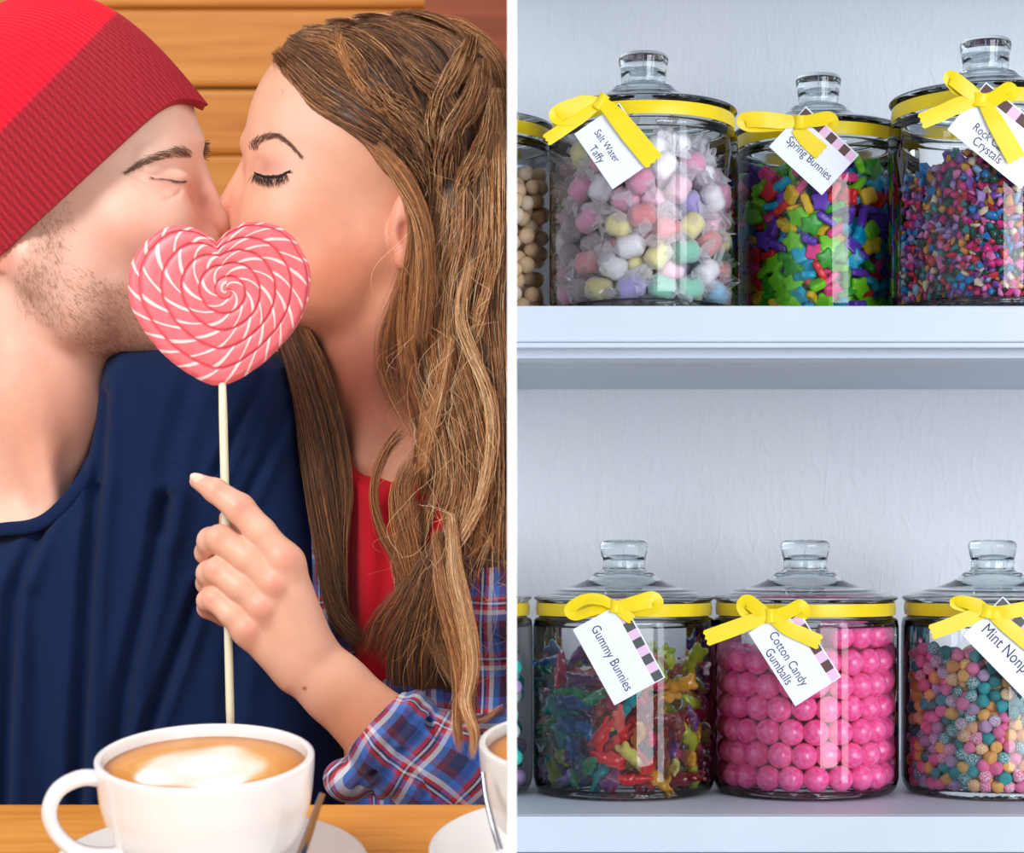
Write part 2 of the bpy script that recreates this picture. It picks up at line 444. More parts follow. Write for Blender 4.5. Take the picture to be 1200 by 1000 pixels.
def wax_paper():
    m, nt, N, L, b = new_mat('wax_paper'); out = [n for n in N if n.type == 'OUTPUT_MATERIAL'][0]
    b.inputs['Base Color'].default_value = srgb(252, 250, 255); b.inputs['Roughness'].default_value = .28
    tr = N.new('ShaderNodeBsdfTransparent'); tl = N.new('ShaderNodeBsdfTranslucent'); tl.inputs[0].default_value = srgb(252, 250, 255)
    lw = N.new('ShaderNodeLayerWeight'); lw.inputs['Blend'].default_value = .35
    m0 = N.new('ShaderNodeMixShader'); m0.inputs[0].default_value = .45; L.new(b.outputs[0], m0.inputs[1]); L.new(tl.outputs[0], m0.inputs[2])
    mr = N.new('ShaderNodeMapRange'); mr.inputs['To Min'].default_value = .42; mr.inputs['To Max'].default_value = .88; L.new(lw.outputs['Facing'], mr.inputs['Value'])
    m1 = N.new('ShaderNodeMixShader'); L.new(mr.outputs[0], m1.inputs[0]); L.new(tr.outputs[0], m1.inputs[1]); L.new(m0.outputs[0], m1.inputs[2])
    tc = N.new('ShaderNodeTexCoord'); nz = N.new('ShaderNodeTexNoise'); nz.inputs['Scale'].default_value = 330; L.new(tc.outputs['Object'], nz.inputs['Vector'])
    bp = N.new('ShaderNodeBump'); bp.inputs['Strength'].default_value = .6; bp.inputs['Distance'].default_value = .0012; L.new(nz.outputs['Fac'], bp.inputs['Height']); L.new(bp.outputs[0], b.inputs['Normal'])
    L.new(m1.outputs[0], out.inputs['Surface']); return m
wax = wax_paper()
wraps = []
for s_ in range(5):
    m_ = wrapper_mesh(s_); m_.materials.append(wax); wraps.append(m_)
TAF = {'white': (252, 250, 252), 'pink': (246, 120, 178), 'pale pink': (250, 190, 210), 'lilac': (128, 100, 208), 'yellow': (244, 232, 110), 'brown': (118, 82, 78), 'mint green': (60, 205, 165), 'coral': (240, 95, 100), 'peach': (246, 190, 150), 'sky blue': (70, 190, 225), 'green': (90, 180, 80), 'orange': (240, 130, 80)}
tm = {k: with_mat(body_m, candy_mat('taffy_'+k.replace(' ', '_'), v, .4)) for k, v in TAF.items()}
pp = pack(215, .0100, R*.955, .006, lambda x, y: .142, seed=3, squash=1.0, iters=90)
ctr = np.array([(754-HX)/F*1.532, 1.532, Z_TOP])
for p in pp:
    if p[1] > R*.75: continue
    u, v = p[0]/R, p[2]/.125
    wts = {'white': 1.7, 'pink': 1.2+2*(v > .5), 'pale pink': 1.4+2*(v > .5)*(u > -.2), 'lilac': .7, 'yellow': 1.2, 'brown': 2.2*(u < 0)*(v < .8), 'mint green': 3.0*(v < .4)*(u > .1), 'coral': 1*(v < .6), 'peach': .7, 'sky blue': 1.2*(u > .6), 'green': 4*(u < -.5)*(v > .8), 'orange': .2}
    ks = list(wts); pr = np.array([float(wts[k]) for k in ks]); k = ks[rng.choice(len(ks), p=pr/pr.sum())]
    rad_ = Vector((p[0], p[1], 0)).normalized(); tan_ = Vector((-rad_.y, rad_.x, 0)); aa = rng.uniform(-1.2, 1.2)
    if p[2] < .024: aa *= .25
    ax_ = tan_*math.cos(aa)+Vector((0, 0, math.sin(aa))); yy = rad_.cross(ax_)
    Rm = Matrix((ax_, yy, rad_)).transposed() @ Matrix.Rotation(rng.uniform(0, 6.28), 3, 'X')
    root = empty('wrapped_taffy', Vector(ctr+p), Rm.to_euler())
    tag(root, f'{k} taffy in twisted wax paper, {where(p, R, 0, .125)}', 'candy', 'wrapped taffies in the jar')
    a = bpy.data.objects.new('sweet', tm[k]); COL.objects.link(a); a.parent = root
    b = bpy.data.objects.new('wrapper', wraps[rng.integers(5)]); COL.objects.link(b); b.parent = root

# jar of flower and bone shaped tablets
rs, R, H = jar(959, 1.600, Z_TOP, 'glass jar of bright flower and bone shaped candies, third from left on the middle shelf', sr=.93, sh=1.0)
ctr = np.array([(959-HX)/F*1.6, 1.6, Z_TOP])
SPR = {'turquoise': (0, 180, 225), 'lime green': (125, 220, 30), 'hot pink': (250, 70, 150), 'purple': (105, 60, 195), 'yellow': (246, 200, 20), 'red': (230, 40, 50), 'green': (50, 165, 40)}
fl = pill_mesh('flower_candy', flower_outline(.0078), .0058); bo = pill_mesh('bone_candy', bone_outline(.0085, .0036), .0054); he = pill_mesh('blossom_candy', flower_outline(.0070, 4, .13), .0058)
smat = {k: candy_mat('tablet_'+k.replace(' ', '_'), v, .32, .05, bump=(900, .15, .0003)) for k, v in SPR.items()}
sm = {(k, n): with_mat(m, smat[k]) for k in SPR for n, m in (('flower', fl), ('bone', bo), ('four-lobed', he))}
topf = lambda x, y: .127+.004*math.sin(x*90)
pp = pack(760, .0058, R*.95, .006, topf, ymax=.012, seed=5, squash=.98, iters=60)
order = np.argsort(-(np.hypot(pp[:, 0], pp[:, 1])-.9*np.maximum(pp[:, 1]+.02, 0)))
heap = []; mk = list(smat)
for n_, i in enumerate(order):
    p = pp[i]; u, v = p[0]/R, p[2]/.125
    wts = np.array([2.2, 2.6, 1.6+(v > .6), 1.8+1.6*(u > .2)*(v > .4), 1.3, .7+1*(u > .5), 1.2]); k = mk[rng.choice(7, p=wts/wts.sum())]
    sh = rng.choice(['flower', 'bone', 'four-lobed'], p=[.34, .5, .16])
    r_ = rrot()
    if rng.random() < .55: r_ = (PI/2+rng.normal(0, .35), rng.normal(0, .5) if sh != 'bone' else rng.uniform(0, 6.28), math.atan2(p[0], -p[1])*.9+rng.normal(0, .2))
    if sh == 'bone' and rng.random() < .6: r_ = (rng.normal(0, .45), rng.normal(0, .35), rng.normal(0, .6))
    nm = {'flower': 'flower_candy', 'bone': 'bone_candy', 'four-lobed': 'blossom_candy'}[sh]
    if n_ < 290:
        place(nm, sm[(k, sh)], Vector(ctr+p), r_, f'{k} {sh} shaped tablet, {where(p, R, 0, .125)}', 'candy', f'{sh} shaped tablets in the jar')
    else:
        heap.append((sm[(k, sh)], Matrix.Translation(Vector(ctr+p)) @ Euler(r_).to_matrix().to_4x4(), mk.index(k)))
merged('tablet_candies', heap, [smat[k] for k in mk], 'mixed bright tablets packed behind the front ones in the third upper jar', 'candy')

# jar of rock candy crystals
rk, R, H = jar(1155, 1.515, Z_TOP, 'glass jar of small multicoloured rock candy crystals, rightmost on the middle shelf', sr=.995, sh=1.035)
ctr = np.array([(1155-HX)/F*1.515, 1.515, Z_TOP])
def crystal(seed, r):
    g = np.random.default_rng(seed); bm = bmesh.new()
    for q in g.normal(0, 1, (11, 3)):
        q = q/np.linalg.norm(q)*r*g.uniform(.85, 1.1); bm.verts.new(q*[1.25, .9, .95])
    bmesh.ops.convex_hull(bm, input=bm.verts[:]); me = bpy.data.meshes.new('crystal'); bm.to_mesh(me); bm.free(); return me
crs = [crystal(i, .0037) for i in range(7)]
RK = {'magenta': (225, 50, 140), 'red': (220, 50, 70), 'pink': (250, 140, 205), 'violet': (130, 80, 180), 'lilac': (190, 160, 225), 'blue': (30, 140, 215), 'teal': (30, 150, 150), 'amber': (235, 165, 50), 'cream': (240, 225, 190), 'dark green': (20, 85, 70), 'pale blue': (150, 200, 235)}
rmat = {k: candy_mat('crystal_'+k.replace(' ', '_'), v, .12, .2, spec=.6, trans=.1) for k, v in RK.items()}
rm = {(k, i): with_mat(crs[i], rmat[k]) for k in RK for i in range(7)}
topr = lambda x, y: .112-.010*(x/R < -.55)
pp = pack(1150, .0033, R*.962, .006, topr, ymax=-.016, xmax=.030, rin=R*.72, seed=9, squash=.98, iters=45)
order = np.argsort(pp[:, 1]+.4*np.abs(pp[:, 0])); mk = list(rmat); heap = []
for n_, i in enumerate(order):
    p = pp[i]; u = p[0]/R
    a = u > .0
    wts = np.array([2.2, 1.6, 1.6+a, 2.0, .8+2*a, 1.6, 1.0, 1.1, .7+1.2*a, 1.0, .3+1.5*a]); k = mk[rng.choice(11, p=wts/wts.sum())]; j = int(rng.integers(7)); r_ = rrot(); s_ = rng.uniform(.75, 1.25)
    if n_ % 3 == 0 and n_ < 890:
        place('rock_candy_crystal', rm[(k, j)], Vector(ctr+p), r_, f'{k} rock candy crystal, {where(p, R, 0, .112)}', 'candy', 'rock candy crystals in the jar', s_)
    else:
        heap.append((rm[(k, j)], Matrix.Translation(Vector(ctr+p)) @ Euler(r_).to_matrix().to_4x4() @ Matrix.Scale(s_, 4), mk.index(k)))
# loose core behind the outer crystals
for i in range(900):
    a_ = rng.uniform(0, 2*PI); rr = R*.70*math.sqrt(rng.random()); q = np.array([rr*math.cos(a_), rr*math.sin(a_), rng.uniform(.009, .106)])
    heap.append((rm[(mk[rng.integers(11)], 0)], Matrix.Translation(Vector(ctr+q)) @ Euler(rrot()).to_matrix().to_4x4() @ Matrix.Scale(2.2, 4), int(rng.integers(11))))
o = merged('rock_candy_crystals', heap, [rmat[k] for k in mk], 'mass of tiny multicoloured sugar crystals filling the rightmost upper jar', 'candy')

# jar of tan marshmallow balls at the divider
rj, R, H = jar(544, 1.585, Z_TOP, 'glass jar of tan mini marshmallow balls, leftmost on the middle shelf', sr=.98, sh=1.0, clip=True)
ctr = np.array([(544-HX)/F*1.585, 1.585, Z_TOP])
tan = [candy_mat('marshmallow_tan', (240, 208, 170), .7, .2, bump=(500, .25, .001)), candy_mat('marshmallow_cream', (240, 222, 202), .7, .2, bump=(500, .25, .001))]
mb = sphere_mesh('marshmallow_ball', .0062, 18, 12)
mbs = [with_mat(mb, m_) for m_ in tan]
pp = pack(520, .0058, R*.95, .006, lambda x, y: .124, ymax=.02, seed=11, squash=1.0, iters=60)
for p in pp:
    if not in_view(ctr, p, .0062): continue
    c_ = 1 if p[0]/R < .55 else 0
    if rng.random() < .25: c_ = 1-c_
    place('marshmallow_ball', mbs[c_], Vector(ctr+p), rrot(), f"{['tan', 'cream'][c_]} mini marshmallow ball, {where(p, R, 0, .112)}", 'candy', 'mini marshmallow balls in the jar', rng.uniform(.94, 1.04))

# ---- lower row
ZB = Z_BOT
DL = 1.605
# jar of gummy bunnies (gummy shapes are made from blended ellipsoids)
def sd_ell(g, c, r):
    q = (g-np.array(c))/np.array(r); k = np.sqrt((q**2).sum(-1))+1e-9
    return (k-1)*min(r)
def smin(a, b, k):
    h = np.clip(.5+.5*(b-a)/k, 0, 1); return b*(1-h)+a*h-k*h*(1-h)
import openvdb as vdb
def iso_mesh(fn, lo, hi, vox):
    lo = np.array(lo, float); hi = np.array(hi, float); n = np.ceil((hi-lo)/vox).astype(int)+1
    ax = [lo[i]+vox*np.arange(n[i]) for i in range(3)]
    out = np.empty(tuple(n), dtype=np.float32)
    ch = max(1, int(1.5e6/(n[1]*n[2])))
    for s_ in range(0, n[0], ch):
        X, Y, Z = np.meshgrid(ax[0][s_:s_+ch], ax[1], ax[2], indexing='ij')
        out[s_:s_+ch] = fn(np.stack([X, Y, Z], -1))
    bg = float(3*vox); G = vdb.FloatGrid(bg); G.copyFromArray(np.clip(out, -bg, bg).astype(np.float32))
    V, Fq = G.convertToQuads(isovalue=0.0)
    V = np.asarray(V, dtype=np.float64)*vox+lo
    return V, np.asarray(Fq)[:, ::-1].astype(np.int32)
def gummy(g):
    f = sd_ell(g, (0, -3, 0), (4.6, 6.5, 3.6))
    f = smin(f, sd_ell(g, (0, 4.5, .4), (3.8, 3.6, 3.3)), 1.4)
    for s in (-1, 1):
        f = smin(f, sd_ell(g, (s*2.0, 9.5, 0), (1.5, 4.2, 1.5)), 1.0)
        f = smin(f, sd_ell(g, (s*3.2, -8.2, .8), (2.2, 2.6, 2.4)), 1.2)
        f = smin(f, sd_ell(g, (s*3.8, -.5, 1.5), (1.6, 2.6, 1.6)), .8)
    return f
V, Fq = iso_mesh(gummy, (-8, -13, -6), (8, 15, 6), .9)
gme = bpy.data.meshes.new('gummy_bunny'); gme.from_pydata((V*.00122).tolist(), [], Fq.tolist()); gme.update(); gme.polygons.foreach_set('use_smooth', np.ones(len(gme.polygons), dtype=bool))
GM = {'teal': (20, 160, 170), 'blue': (20, 100, 170), 'green': (30, 165, 110), 'magenta': (225, 30, 100), 'red': (225, 30, 45), 'coral': (240, 110, 100), 'purple': (110, 55, 125), 'yellow green': (165, 185, 20), 'amber': (220, 160, 30), 'dark red': (125, 20, 30), 'pale yellow': (225, 222, 120), 'violet blue': (110, 110, 190)}
gmat = {k: pmat('gummy_'+k.replace(' ', '_'), srgb(*v), rough=.1, trans=.45, sss=.35, sssr=(.006, .006, .006), ior=1.4) for k, v in GM.items()}
gm = {k: with_mat(gme, m_) for k, m_ in gmat.items()}
rg, R, H = jar(731, DL, ZB, 'glass jar of translucent gummy bunnies, second from left on the lower shelf', sr=.995)
ctr = np.array([(731-HX)/F*DL, DL, ZB])
topg = lambda x, y: .122+.010*(abs(x)/R)
pp = pack(250, .0088, R*.93, .006, topg, ymax=.05, seed=13, squash=.95, iters=90)
for p in pp:
    u, v = p[0]/R, p[2]/.115
    if u < -.35: ks, pr = ['teal', 'blue', 'green', 'violet blue', 'purple', 'magenta', 'yellow green', 'coral'], [3.4, 2.4, 1.2, 1, .7, .8*(v > .7), .5, .4]
    elif u < .3: ks, pr = ['red', 'magenta', 'coral', 'teal', 'purple', 'pale yellow', 'amber', 'dark red'], [3.4, 1.6, 1.5, .6, .5, .9*(v < .3), .6, .7]
    else: ks, pr = ['yellow green', 'amber', 'dark red', 'red', 'pale yellow', 'purple', 'magenta'], [3.6*(v > .3)+.8, 1.6, 1.8, .4, .5, .7, .4]
    pr = np.array(pr, float)+.001; k = ks[rng.choice(len(ks), p=pr/pr.sum())]
    place('gummy_bunny', gm[k], Vector(ctr+p), rrot(), f'{k} gummy bunny, {where(p, R, 0, .115)}', 'candy', 'gummy bunnies in the jar')

# jar of pink gumballs
rb_, R, H = jar(943.5, DL, ZB, 'glass jar of pearly pink gumballs, third from left on the lower shelf', sr=1.01)
ctr = np.array([(943.5-HX)/F*DL, DL, ZB])
def pearl():
    m, nt, N, L, b = new_mat('pearl_pink'); b.inputs['Roughness'].default_value = .26; b.inputs['Coat Weight'].default_value = .35; b.inputs['Coat Roughness'].default_value = .2
    tc = N.new('ShaderNodeTexCoord'); nz = N.new('ShaderNodeTexNoise'); nz.inputs['Scale'].default_value = 240; nz.inputs['Detail'].default_value = 3; L.new(tc.outputs['Object'], nz.inputs['Vector'])
    cr = N.new('ShaderNodeValToRGB'); cr.color_ramp.elements[0].position = .35; cr.color_ramp.elements[0].color = srgb(250, 78, 158); cr.color_ramp.elements[1].position = .7; cr.color_ramp.elements[1].color = srgb(255, 140, 196)
    L.new(nz.outputs['Fac'], cr.inputs['Fac']); L.new(cr.outputs[0], b.inputs['Base Color'])
    b.inputs['Subsurface Weight'].default_value = .25; b.inputs['Subsurface Radius'].default_value = (.004, .002, .003); b.inputs['Subsurface Scale'].default_value = 1
    return m
gb = sphere_mesh('gumball', .01005, 32, 20); gb.materials.append(pearl())
rg_ = .01012; n1 = 20
rows = ['bottom', 'second', 'third', 'fourth', 'fifth', 'sixth', 'seventh']
for row in range(7):
    z = .0062+rg_+row*.01765
    for layer, (rr, nn) in enumerate(((R*.962-rg_, n1-0), (R*.962-rg_-.0185, 13), (R*.962-rg_-.037, 7))):
        for k in range(nn):
            a = -PI/2+(k+(row % 2)*.5)*2*PI/nn+layer*.1
            x, y = rr*math.cos(a), rr*math.sin(a)
            if row == 6 and x < .016: continue
            if row == 6 and layer == 0 and y > 0: continue
            if row == 5 and x < -.03 and layer == 0 and y < -.2*R and k % 3 == 0 and False: continue
            if y > R*.75 and layer == 0: continue
            place('gumball', gb, Vector(ctr+np.array([x+rng.normal(0, .0004), y, z+rng.normal(0, .0005)+(.002 if row == 6 else 0)])), rrot(),
                  f'pearly pink gumball, {rows[row]} row from below, {where((x, y, z), R, 0, .12)}', 'candy', 'pink gumballs in the jar')

# jar of mint nonpareils
rn, R, H = jar(1163, DL, ZB, 'glass jar of pastel sugared mint drops, rightmost on the lower shelf', sr=.985)
ctr = np.array([(1163-HX)/F*DL, DL, ZB])
drop = lathe_mesh('mint_drop', smooth_profile([(.0001, -.0042), (.0034, -.0041), (.0048, -.0028), (.0050, -.0010), (.0043, .0018), (.0026, .0042), (.0009, .0052), (.0001, .0054)], 3), 18)
MN = {'pink': (245, 130, 180), 'teal': (60, 165, 175), 'apricot': (245, 190, 110), 'dark teal': (50, 135, 140), 'lilac': (190, 160, 200), 'orange': (245, 165, 95)}
def beaded(name, rgb):
    m, nt, N, L, b = new_mat(name); b.inputs['Roughness'].default_value = .6
    tc = N.new('ShaderNodeTexCoord'); vo = N.new('ShaderNodeTexVoronoi'); vo.inputs['Scale'].default_value = 900; L.new(tc.outputs['Object'], vo.inputs['Vector'])
    cr = N.new('ShaderNodeValToRGB'); cr.color_ramp.elements[0].position = .30; cr.color_ramp.elements[0].color = srgb(245, 245, 250); cr.color_ramp.elements[1].position = .5; cr.color_ramp.elements[1].color = srgb(*rgb)
    L.new(vo.outputs['Distance'], cr.inputs['Fac']); L.new(cr.outputs[0], b.inputs['Base Color'])
    bp = N.new('ShaderNodeBump'); bp.invert = True; bp.inputs['Strength'].default_value = .7; bp.inputs['Distance'].default_value = .0006; L.new(vo.outputs['Distance'], bp.inputs['Height']); L.new(bp.outputs[0], b.inputs['Normal'])
    return m
mmat = {}
for k, v in MN.items():
    mmat[k] = candy_mat('mint_'+k.replace(' ', '_'), v, .55, .15, bump=(1500, .5, .0006)); mmat['white-beaded '+k] = beaded('beaded_'+k.replace(' ', '_'), v)
mm = {k: with_mat(drop, m_) for k, m_ in mmat.items()}
topm = lambda x, y: .119-.006*abs(math.sin(x*70+.6))
pp = pack(1000, .0047, R*.955, .006, topm, ymax=-.002, xmax=.036, seed=17, squash=1.0, iters=50)
order = np.argsort(-(np.hypot(pp[:, 0], pp[:, 1])-.5*np.maximum(pp[:, 1]+.03, 0))); heap = []; mk = list(mmat)
for n_, i in enumerate(order):
    p = pp[i]; u = p[0]/R
    base = rng.choice(['pink', 'teal', 'apricot', 'dark teal', 'lilac', 'orange'], p=[.33, .22, .22, .10, .09, .04]); k = base if rng.random() < .66 else 'white-beaded '+base
    r_ = rrot()
    if n_ < 295: place('mint_drop', mm[k], Vector(ctr+p), r_, f'{k} mint drop, {where(p, R, 0, .12)}', 'candy', 'mint drops in the jar', rng.uniform(.92, 1.06))
    else: heap.append((mm[k], Matrix.Translation(Vector(ctr+p)) @ Euler(r_).to_matrix().to_4x4(), mk.index(k)))
merged('mint_drops', heap, [mmat[k] for k in mk], 'pastel mint drops packed behind the front ones in the rightmost lower jar', 'candy')

# jar of pastel balls at the divider
rp, R, H = jar(519, DL, ZB, 'glass jar of pastel teal and lilac candies, leftmost on the lower shelf', sr=.985, clip=True)
ctr = np.array([(519-HX)/F*DL, DL, ZB])
pm = {k: with_mat(sphere_mesh('pastel_ball', .0068, 18, 12), candy_mat('pastel_'+k, v, .5, .2)) for k, v in {'teal': (70, 215, 205), 'lilac': (205, 170, 225), 'aqua': (150, 225, 235), 'white': (232, 238, 245)}.items()}
pp = pack(330, .0066, R*.95, .006, lambda x, y: .122, ymax=.02, seed=19, squash=1.0, iters=60)
for p in pp:
    if not in_view(ctr, p, .0068): continue
    k = rng.choice(['teal', 'lilac', 'aqua', 'white'], p=[.3, .3, .25, .15])
    place('pastel_candy', pm[k], Vector(ctr+p), rrot(), f'{k} pastel candy ball, {where(p, R, 0, .122)}', 'candy', 'pastel candy balls in the cut-off jar')

# ---------------------------------------------------------------- bows and tags
def bow(name_label, d, knot, strips, kw=14, kh=18, kang=0):
    root = empty('ribbon_bow', P(knot[0], knot[1], d)); tag(root, name_label, 'bow')
    for nm, path, wd, tw in strips:
        strip(nm, path, wd, yellow_satin, d, root, twist=tw, zig=(nm == 'tail'))
    # knot: a pinched wrap
    V = []; n, m = 18, 9
    for i in range(n):
        a = 2*PI*i/n
        for j in range(m):
            s = j/(m-1)-.5; pin = 1-.22*math.cos(s*PI*1.0)+.05*math.cos(6*s*PI)
            rx = kw/2*(1.0-.25*(1-4*s*s)) ; x = rx*math.cos(a); zz = 5.5*math.sin(a)*pin
            y = s*kh
            X = x*math.cos(kang)-y*math.sin(kang); Y = x*math.sin(kang)+y*math.cos(kang)
            V.append(P(knot[0]+X, knot[1]+Y, d-(zz+5)*d/F))
    V = np.array(V)-np.array(root.location); idx = np.arange(n*m).reshape(n, m); ii = np.roll(idx, -1, 0)
    Fq = np.stack([idx[:, :-1], idx[:, 1:], ii[:, 1:], ii[:, :-1]], -1).reshape(-1, 4)
    o = mesh_obj('knot', V, Fq, yellow_satin, root); md = o.modifiers.new('s', 'SOLIDIFY'); md.thickness = .0004
    return root
dj = lambda dc, R_: dc-R_
d1 = 1.532-.0735; d2 = 1.6-.070; d3 = 1.515-.0745; dl = DL-.0760
# upper: taffy
bow('yellow satin bow with one long tail over the tag of the taffy jar', d1, (704, 119),
    [('loop', [(704, 119, 2), (684, 121, 4), (660, 130, 5), (652, 136, 4), (668, 140, 2), (690, 130, 1), (704, 121, 0)], [10, 19, 21, 19, 17, 12, 8], [0, .2, .5, .3]),
     ('tail', [(702, 122, 4), (683, 136, 4), (662, 150, 4), (641, 164, 4)], [9, 14, 15, 15], [0, .1, .1]),
     ('tail', [(706, 120, 5), (722, 136, 6), (740, 158, 6), (766, 189, 6)], [14, 21, 24, 24], [.15, 0, 0])], 12, 20, .6)
gift_tag((673, 157), (718, 222), 64, [('Salt Water', (701, 157), (721, 187)), ('Taffy', (694, 174), (704, 189))], d1-.0022, card_brown, 'white gift tag reading Salt Water Taffy, tied to a jar neck')
# upper: spring
bow('small flat yellow bow on the jar of flower and bone shaped candies', d2, (938, 143),
    [('loop', [(938, 143, 3), (915, 142, 4), (893, 140, 5), (872, 141, 4), (880, 147, 2), (910, 147, 1), (938, 145, 0)], [12, 18, 19, 18, 16, 14, 12], [0, .1, .2]),
     ('loop', [(938, 143, 3), (955, 141, 5), (972, 139, 5), (975, 147, 3), (958, 149, 1), (940, 145, 0)], [12, 16, 17, 14, 13, 12], [0, .3, .3]),
     ('tail', [(934, 150, 4), (945, 163, 4), (962, 178, 4)], [15, 19, 21], [0, 0])], 16, 16, 0)
gift_tag((901, 172), (963, 229), 64, [('Spring Bunnies', (927, 168), (969, 205))], d2-.0022, card_brown, 'white gift tag reading Spring Bunnies, tied below a small bow')
# upper: rock
bow('large yellow satin bow on the jar of rock candy crystals', d3, (1150, 117),
    [('loop', [(1150, 117, 3), (1135, 106, 5), (1118, 93, 5), (1113, 92, 3), (1122, 104, 1), (1138, 114, 0)], [12, 18, 18, 16, 15, 12], [0, .1, .2]),
     ('loop', [(1150, 117, 3), (1166, 115, 5), (1182, 104, 6), (1186, 111, 4), (1172, 120, 2), (1154, 119, 0)], [13, 18, 17, 14, 14, 12], [0, .4, .5]),
     ('tail', [(1144, 117, 4), (1124, 123, 4), (1102, 133, 4), (1080, 142, 4)], [15, 19, 19, 19], [0, 0]),
     ('tail', [(1154, 121, 5), (1166, 142, 6), (1178, 163, 6), (1191, 186, 6)], [15, 20, 22, 22], [0, 0])], 22, 16, .1)
gift_tag((1110, 152), (1196, 222), 72, [('Rock Candy', (1146, 151), (1181, 182)), ('Crystals', (1144, 166), (1169, 188))], d3-.0022, card_brown, 'white gift tag reading Rock Candy Crystals, half covered by ribbon')
# lower: gummy
bow('yellow satin bow on the jar of gummy bunnies', dl, (721, 711),
    [('loop', [(721, 711, 3), (704, 703, 5), (684, 703, 6), (668, 714, 5), (674, 722, 3), (696, 716, 1), (721, 712, 0)], [10, 13, 13, 15, 13, 12, 9], [0, .3, .6, .3]),
     ('loop', [(721, 711, 3), (742, 708, 5), (764, 703, 5), (767, 710, 3), (748, 715, 1), (722, 713, 0)], [12, 18, 20, 18, 15, 10], [0, .1, .3]),
     ('tail', [(722, 712, 4), (730, 718, 4), (740, 726, 4)], [10, 14, 12], [0, 0])], 13, 15, .1)
gift_tag((671, 738), (720, 827), 68, [('Gummy Bunnies', (698, 742), (735, 802))], dl-.0022, card_grey, 'white gift tag reading Gummy Bunnies with charcoal and pink stripes', nst=9)
# lower: cotton candy gumballs
bow('yellow satin bow with two long tails on the gumball jar', dl, (903, 722),
    [('loop', [(903, 722, 3), (890, 715, 5), (876, 705, 6), (870, 712, 4), (882, 724, 1), (903, 724, 0)], [11, 17, 17, 15, 15, 12], [0, .3, .5]),
     ('loop', [(903, 722, 3), (922, 718, 5), (938, 710, 6), (941, 720, 4), (926, 726, 1), (905, 724, 0)], [13, 16, 15, 15, 14, 11], [0, .3, .5]),
     ('tail', [(898, 723, 4), (880, 729, 4), (856, 738, 4), (828, 748, 4)], [13, 18, 19, 19], [0, 0]),
     ('tail', [(906, 725, 4), (922, 736, 5), (940, 744, 5), (960, 753, 5)], [13, 17, 18, 18], [0, 0])], 14, 17, 0)
gift_tag((877, 742), (932, 828), 64, [('Cotton Candy', (907, 748), (940, 798)), ('Gumballs', (901, 766), (923, 798))], dl-.0022, card_brown, 'white gift tag reading Cotton Candy Gumballs')
# lower: mint
bow('yellow satin bow on the jar of pastel mint drops', dl, (1158, 717),
    [('loop', [(1158, 717, 3), (1145, 710, 5), (1128, 705, 5), (1118, 707, 3), (1134, 713, 1), (1158, 718, 0)], [12, 17, 14, 12, 12, 10], [0, .2, .3]),
     ('loop', [(1162, 717, 3), (1182, 717, 5), (1206, 713, 5), (1204, 720, 3), (1182, 722, 1), (1160, 718, 0)], [12, 17, 17, 14, 14, 12], [0, .2, .3]),
     ('tail', [(1153, 718, 4), (1134, 725, 4), (1112, 734, 4), (1092, 741, 4)], [13, 18, 18, 18], [0, 0]),
     ('tail', [(1163, 720, 4), (1180, 734, 5), (1200, 750, 5), (1212, 760, 5)], [13, 17, 18, 18], [0, 0])], 20, 16, .2)
gift_tag((1128, 745), (1203, 822), 66, [('Mint Nonpareils', (1161, 741), (1218, 806))], dl-.0022, card_grey, 'white gift tag reading Mint Nonpareils, cut by the right edge')
# ================================================================ cafe side (left of the dividing wall)
TA = math.radians(12.1)     # the cafe stands pitched against the camera's level
UP = Vector((0, -math.sin(TA), math.cos(TA))); BK = Vector((0, math.cos(TA), math.sin(TA)))
def wood(name, c0, c1, rough, scale, ring=1.2):
    m, nt, N, L, b = new_mat(name); b.inputs['Roughness'].default_value = rough
    tc = N.new('ShaderNodeTexCoord'); mp = N.new('ShaderNodeMapping'); mp.inputs['Scale'].default_value = scale; L.new(tc.outputs['Object'], mp.inputs['Vector'])
    n = N.new('ShaderNodeTexNoise'); n.inputs['Scale'].default_value = 1; n.inputs['Detail'].default_value = 5; n.inputs['Distortion'].default_value = ring; L.new(mp.outputs[0], n.inputs['Vector'])
    cr = N.new('ShaderNodeValToRGB'); cr.color_ramp.elements[0].position = .3; cr.color_ramp.elements[0].color = c0; cr.color_ramp.elements[1].position = .7; cr.color_ramp.elements[1].color = c1
    L.new(n.outputs['Fac'], cr.inputs['Fac']); L.new(cr.outputs[0], b.inputs['Base Color']); return m
wall_wood = wood('honey_pine', srgb(196, 118, 44), srgb(226, 156, 70), .5, (.9, 9, 16))
dark_wood = wood('red_brown_wood', srgb(120, 52, 22), srgb(160, 76, 36), .5, (.9, 9, 16))
table_wood = wood('oiled_oak', srgb(206, 128, 44), srgb(232, 160, 74), .4, (5, 60, 60))
DW = 6.2
wroot = empty('wall_back', P(0, 300, DW)); wroot['kind'] = 'structure'
wroot.rotation_euler = (TA, 0, 0)
sW = DW/F
seams = [-700, -510, -330, -160, -62, 26, 114, 187, 290, 420, 600, 780, 960]
for i in range(len(seams)-1):
    a, b = seams[i], seams[i+1]
    g = 3.2 if b == 114 else 1.2
    x0 = -1000*sW; x1 = (595*sW)
    box('plank', x0, x1, -.02, .03, (300-b+g)*sW*1.02, (300-a)*sW*1.02, wall_wood, wroot, .022, 4)
box('backing', -1000*sW, 595*sW, .031, .04, -700*sW, 1050*sW, dark_wood, wroot)
# darker board corner at the upper right of the cafe wall
t = empty('wall_panel', P(500, 300, 5.9)); t['kind'] = 'structure'; t.rotation_euler = (TA, 0, 0); sp = 5.9/F
box('panel', 0, 97*sp, 0, .05, -80*sp, 470*sp, dark_wood, t, .004)

